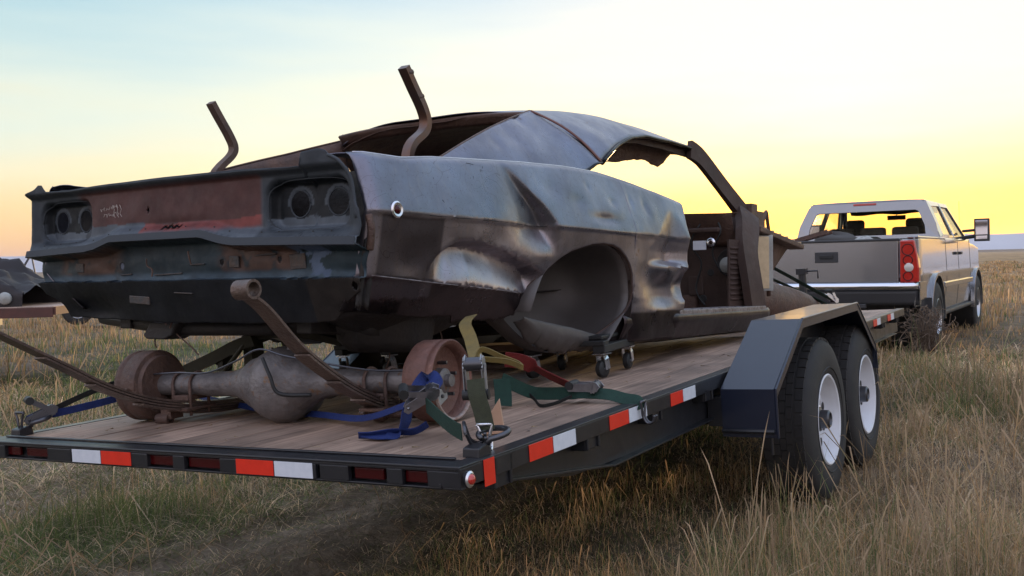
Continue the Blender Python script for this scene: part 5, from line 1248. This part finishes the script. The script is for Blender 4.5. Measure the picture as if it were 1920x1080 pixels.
# bumper
b = B().sheet(lambda u, v: ((-1 + 2 * u) * .99, -.10 + .12 * abs(-1 + 2 * u) ** 6 - .03 * math.sin(math.pi * v), .80 + .085 * v - .0 ), 40, 6); b.obj('rear_bumper', M['truck_chrome'], K, smooth=True, solid=.012)
B().sheet(lambda u, v: ((-1 + 2 * u) * .99, -.085 + .12 * abs(-1 + 2 * u) ** 6 + .03 * v, .795 - .17 * v), 40, 4).obj('bumper_lower', M['truck_dark'], K, smooth=True, solid=.012)
B().sheet(lambda u, v: ((-1 + 2 * u) * .80, -.07 + .13 * v, .888), 20, 2).obj('bumper_step_pad', M['truck_dark'], K, solid=.01)
B().box((0, -.12, .62), (.9, .05, .05)).obj('hitch_bar', M['truck_dark'], K, bevel=.008)
for sg in (1, -1):
    B().sheet(lambda u, v: (sg * 1.0, .02 + .42 * u, .885 - .20 * v), 6, 4).obj('bumper_end', M['truck_chrome'], K, solid=.012)
    B().box((sg * .92, .52, .48), (.26, .01, .42)).obj('mud_flap', M['truck_dark'], K)
# cab: ring panels round the openings
def ring(name, outer, inner, mat=tp, th=.04):
    b = B(); n = len(outer); b.add(list(outer) + list(inner), [(i, (i + 1) % n, n + (i + 1) % n, n + i) for i in range(n)])
    return b.obj(name, mat, K, solid=th)
zr, zb_ = 1.905, 1.41
ring('cab_back', [(-.92, 1.96, zb_), (.92, 1.96, zb_), (.885, 1.99, 1.60), (.77, 2.05, 1.86), (.70, 2.07, zr), (-.70, 2.07, zr), (-.77, 2.05, 1.86), (-.885, 1.99, 1.60)],
     [(-.76, 1.97, 1.46), (.76, 1.97, 1.46), (.745, 2.0, 1.58), (.66, 2.04, 1.77), (.62, 2.045, 1.785), (-.62, 2.045, 1.785), (-.66, 2.04, 1.77), (-.745, 2.0, 1.58)], th=.03)
B().add([(-.75, 1.985, 1.465), (.75, 1.985, 1.465), (.64, 2.055, 1.78), (-.64, 2.055, 1.78)], [(0, 1, 2, 3)]).obj('rear_window', M['glass'], K, solid=.004)
B().sheet(lambda u, v: ((-1 + 2 * v) * (.72 - .03 * sst(.7, 1, u)), 2.06 + 1.75 * u, 1.905 + .035 * math.sin(math.pi * min(1, u * .9 + .1)) * (1 - (2 * v - 1) ** 4)), 20, 16).obj('cab_roof', tp, K, smooth=True, solid=.03)
B().box((-.02, 2.055, 1.885), (.30, .03, .028)).obj('high_brake_lamp', M['red_lamp'], K, bevel=.006)
for sg in (1, -1):
    def S_(y, z): return (sg * (.925 - .20 * max(0, (z - 1.41) / .5) ** 1.3), y, z)
    ring('door_frame', [S_(1.97, 1.40), S_(3.10, 1.40), S_(3.02, 1.905), S_(2.07, 1.905)], [S_(2.22, 1.44), S_(3.03, 1.44), S_(2.96, 1.85), S_(2.25, 1.83)], th=.035)
    ring('door_frame', [S_(3.10, 1.40), S_(4.45, 1.40), S_(3.80, 1.905), S_(3.02, 1.905)], [S_(3.16, 1.44), S_(4.25, 1.44), S_(3.72, 1.85), S_(3.08, 1.85)], th=.035)
    B().add([S_(2.2, 1.43), S_(3.04, 1.43), S_(2.97, 1.86), S_(2.23, 1.84)], [(0, 1, 2, 3)]).obj('side_window', M['glass'], K, solid=.004)
    B().add([S_(3.14, 1.43), S_(4.3, 1.43), S_(3.74, 1.86), S_(3.07, 1.86)], [(0, 1, 2, 3)]).obj('side_window', M['glass'], K, solid=.004)
    B().tube([(sg * .70, 3.82, 1.90), (sg * .86, 4.5, 1.40)], .035, 8).obj('windshield_pillar', tp, K, smooth=True)
B().add([(-.70, 3.84, 1.90), (.70, 3.84, 1.90), (.86, 4.52, 1.40), (-.86, 4.52, 1.40)], [(0, 1, 2, 3)]).obj('windshield', M['glass'], K, solid=.005)
B().sheet(lambda u, v: ((-1 + 2 * v) * (.93 - .08 * u), 4.40 + 1.65 * u, 1.40 + .03 - .10 * u - .06 * abs(2 * v - 1) ** 4), 12, 16).obj('hood', tp, K, smooth=True, solid=.02)
B().box((0, 6.05, .95), (1.8, .06, .6)).obj('front_end', M['truck_dark'], K, bevel=.03)
B().box((0, 3.1, 1.36), (1.7, 2.2, .05)).obj('cab_lower', M['interior'], K)
B().box((0, 3.1, .56), (1.7, 5.6, .16)).obj('chassis', M['truck_dark'], K)
for x in (-.42, 0, .42): B().box((x, 2.45, 1.50), (.34, .12, .16)).obj('rear_seat', M['interior'], K, bevel=.04)
for x in (-.42, .42):
    B().box((x, 3.25, 1.50), (.44, .14, .20)).obj('front_seat', M['interior'], K, bevel=.05)
    B().box((x, 3.25, 1.645), (.27, .10, .15)).obj('headrest', M['interior'], K, bevel=.045)
B().box((0, 4.25, 1.43), (1.6, .3, .10)).obj('truck_dash', M['interior'], K, bevel=.03)
B().box((.05, 3.84, 1.755), (.26, .03, .07)).tube([(.05, 3.85, 1.79), (.05, 3.86, 1.87)], .008, 6).obj('rear_view_mirror', M['interior'], K, bevel=.02)
B().sheet(lambda u, v: ((-1 + 2 * v) * .62, 3.79 + .09 * u, 1.89 - .075 * u - .01 * math.sin(v * 14)), 3, 20).obj('sun_visor', M['interior'], K, solid=.01)
B().tube([(.80, 4.75, 1.36), (.80, 4.72, 2.0)], .003, 5).obj('antenna', M['rubber'], K)
tw = make_wheel(.43, .225, .29, 0, M['alu_rim'], 8)
tw.parent = K; tw.location = (1.03, 1.15, .42)
for p, rz in (((1.03, 4.98, .42), 0), ((-1.03, 1.15, .42), math.pi), ((-1.03, 4.98, .42), math.pi)):
    c = copy_tree(tw, K); c.location = p; c.rotation_euler = (.6, 0, rz)
# things in the bed
o = thing('folded_ramp', 'dark folded metal ladder ramp leaning in the left of the pickup bed', 'ramp', MK @ Matrix.Translation((-.42, .9, 1.36)))
for y in (-.12, .12): B().beam((-.36, y, .0), (.22, y, .15), .02, .05).obj('side_rail', M['rust'], o)
for k in range(8): B().beam((-.34 + .075 * k, -.12, .0 + .0195 * k), (-.34 + .075 * k, .12, .0195 * k), .02, .03).obj('rung', M['rust'], o)
o = thing('tarp_bundle', 'dark lumpy bundle in the left front corner of the pickup bed', 'bundle', MK @ Matrix.Translation((-.30, 1.45, 1.40)))
B().sheet(lambda u, v: (.30 * math.cos(6.283 * u) * math.sin(math.pi * v) * (1 + .2 * math.sin(9 * u)), .2 * math.sin(6.283 * u) * math.sin(math.pi * v), .10 * math.cos(math.pi * v) * (1 + .3 * math.sin(13 * u))), 24, 10).obj('bundle_cloth', M['interior'], o, smooth=True)
o = thing('white_sack', 'crumpled white sack on the bed rail line behind the tailgate', 'sack', MK @ Matrix.Translation((.18, 1.2, 1.37)))
B().sheet(lambda u, v: (.20 * math.cos(6.283 * u) * math.sin(math.pi * v), .1 * math.sin(6.283 * u) * math.sin(math.pi * v), .055 * math.cos(math.pi * v) * (1 + .5 * math.sin(17 * u + 5 * v))), 24, 10).obj('sack_cloth', M['pale_grey'], o, smooth=True)

# tumbleweed caught at the pickup's rear wheel
b = B(); g = random.Random(3)
for k in range(150):
    th, ph = g.uniform(0, 6.28), g.uniform(.1, 2.6); r = .34 * g.uniform(.7, 1.1)
    e = Vector((r * math.sin(ph) * math.cos(th), r * math.sin(ph) * math.sin(th) * .8, r * math.cos(ph) * .95)); m_ = e * .5 + Vector((g.uniform(-.1, .1), g.uniform(-.1, .1), g.uniform(-.08, .12)))
    s0 = Vector((g.uniform(-.08, .08), g.uniform(-.06, .06), -.18)); b.tube(spline([s0, m_, e, e + Vector((g.uniform(-.07, .07), g.uniform(-.07, .07), g.uniform(-.05, .05)))], 3), .0035, 4, caps=False)
o = b.obj('tumbleweed', M['twig'], None, kind='stuff'); o.location = (4.62, 10.75, .28); o['label'] = 'round dry tumbleweed caught against the pickup rear wheel'

# ------------------------------------------------------------------ left background
LT = thing('wooden_flatbed_trailer', 'old red edged wooden flatbed trailer at the far left carrying a wreck', 'trailer', Matrix.Translation((-5.25, 11.0, .0)) @ Matrix.Rotation(.10, 4, 'Z'))
for k in range(7): B().box((-1.9, .12 + .27 * k, .80), (3.8, .26, .04)).obj('deck_board', M['wood'], LT, bevel=.004)
B().box((-1.9, 0, .755), (3.8, .04, .115)).obj('edge_rail', M['red_wood'] if 'red_wood' in M else M.setdefault('red_wood', material('faded_red_paint', (.13, .045, .035), .7, 0., (.07, .035, .03), 9, .6)), LT, bevel=.005)
B().box((-2.2, .3, .66), (3.0, .08, .10)).obj('underframe', M['far_metal'], LT)
B().box((.01, .95, .77), (.03, 1.9, .09)).obj('end_rail', M['red_wood'], LT)
c = copy_tree(w0, LT); c.location = (-2.1, -.02, .38); c.rotation_euler = (0, 0, -math.pi / 2)
c = copy_tree(w0, LT); c.location = (-2.1, 1.9, .38); c.rotation_euler = (0, 0, math.pi / 2)
WR = thing('rusty_wreck', 'dark crushed car wreck sitting on the wooden trailer at the far left', 'car wreck', LT.matrix_world @ Matrix.Translation((-1.6, .9, .82)))
def wre(u, v):
    x = -1.6 + 2.75 * u; n = float(fbm(u * 11, v * 8, 1)); top = ip(x, [(-1.6, .8), (.35, .55), (.82, .42), (1.0, .30), (1.15, .24)])
    t = math.pi * v; return (x + .06 * n, -.7 * math.cos(t), max(0, math.sin(t)) ** .35 * top * (.55 + .9 * n))
B().sheet(wre, 60, 40).obj('crushed_body', M['rust_dark'] if 'rust_dark' in M else M.setdefault('rust_dark', material('dark_wreck_skin', (.035, .027, .026), .6, .3, (.02, .017, .018), 5, .6, bump=.5, bscale=12)), WR, smooth=True)
B().tube([(-1.5, -.62, .1), (.5, -.65, .07), (1.1, -.5, .05)], .05, 8).obj('chassis_rail', M['rust'], WR, smooth=True)
B().lathe([(0, -.03), (.07, -.03), (.075, 0), (.06, .03), (0, .035)], (1.0, -.72, .10), (0, -1, 0), 18).obj('headlamp_bowl', M['pale_grey'], WR, smooth=True)
FV = thing('distant_utility_trailer', 'low dark trailer with one silver wheel seen below the car tail', 'trailer', Matrix.Translation((-9.9, 22.0, .0)))
B().box((.45, .5, .42), (2.0, 1.2, .12)).obj('flat_deck', M['far_metal'], FV, bevel=.01)
c = copy_tree(tw, FV); c.location = (0, -.1, .33); c.rotation_euler = (0, 0, -math.pi / 2 + .5); c.scale = (.75, .75, .75)
B().beam((1.4, .4, .40), (2.6, .4, .36), .08, .08).obj('drawbar', M['far_metal'], FV)
PJ = thing('distant_machine', 'tiny dark farm machine with a slanting mast near the left horizon', 'machine', Matrix.Translation((-59.5, 117.0, .0)))
B().box((-.6, 0, 1.0), (3.2, 1.6, 1.4)).obj('machine_body', M['far_metal'], PJ, bevel=.1)
B().beam((-.3, 0, 1.2), (1.2, 0, 3.6), .15, .2).obj('mast', M['far_metal'], PJ)
B().beam((1.2, 0, 3.6), (1.6, 0, 1.2), .12, .15).obj('stay', M['far_metal'], PJ)
B().beam((-3.2, 0, 1.2), (-1.8, 0, 1.1), .15, .2).obj('drawbar', M['far_metal'], PJ)
B().lathe([(0, -.1), (.5, -.1), (.55, 0), (.5, .1), (0, .1)], (-1.3, -.85, .5), (0, 1, 0), 16).obj('machine_wheel', M['rubber'], PJ)
B().lathe([(0, -.1), (.5, -.1), (.55, 0), (.5, .1), (0, .1)], (.4, -.85, .5), (0, 1, 0), 16).obj('machine_wheel', M['rubber'], PJ)
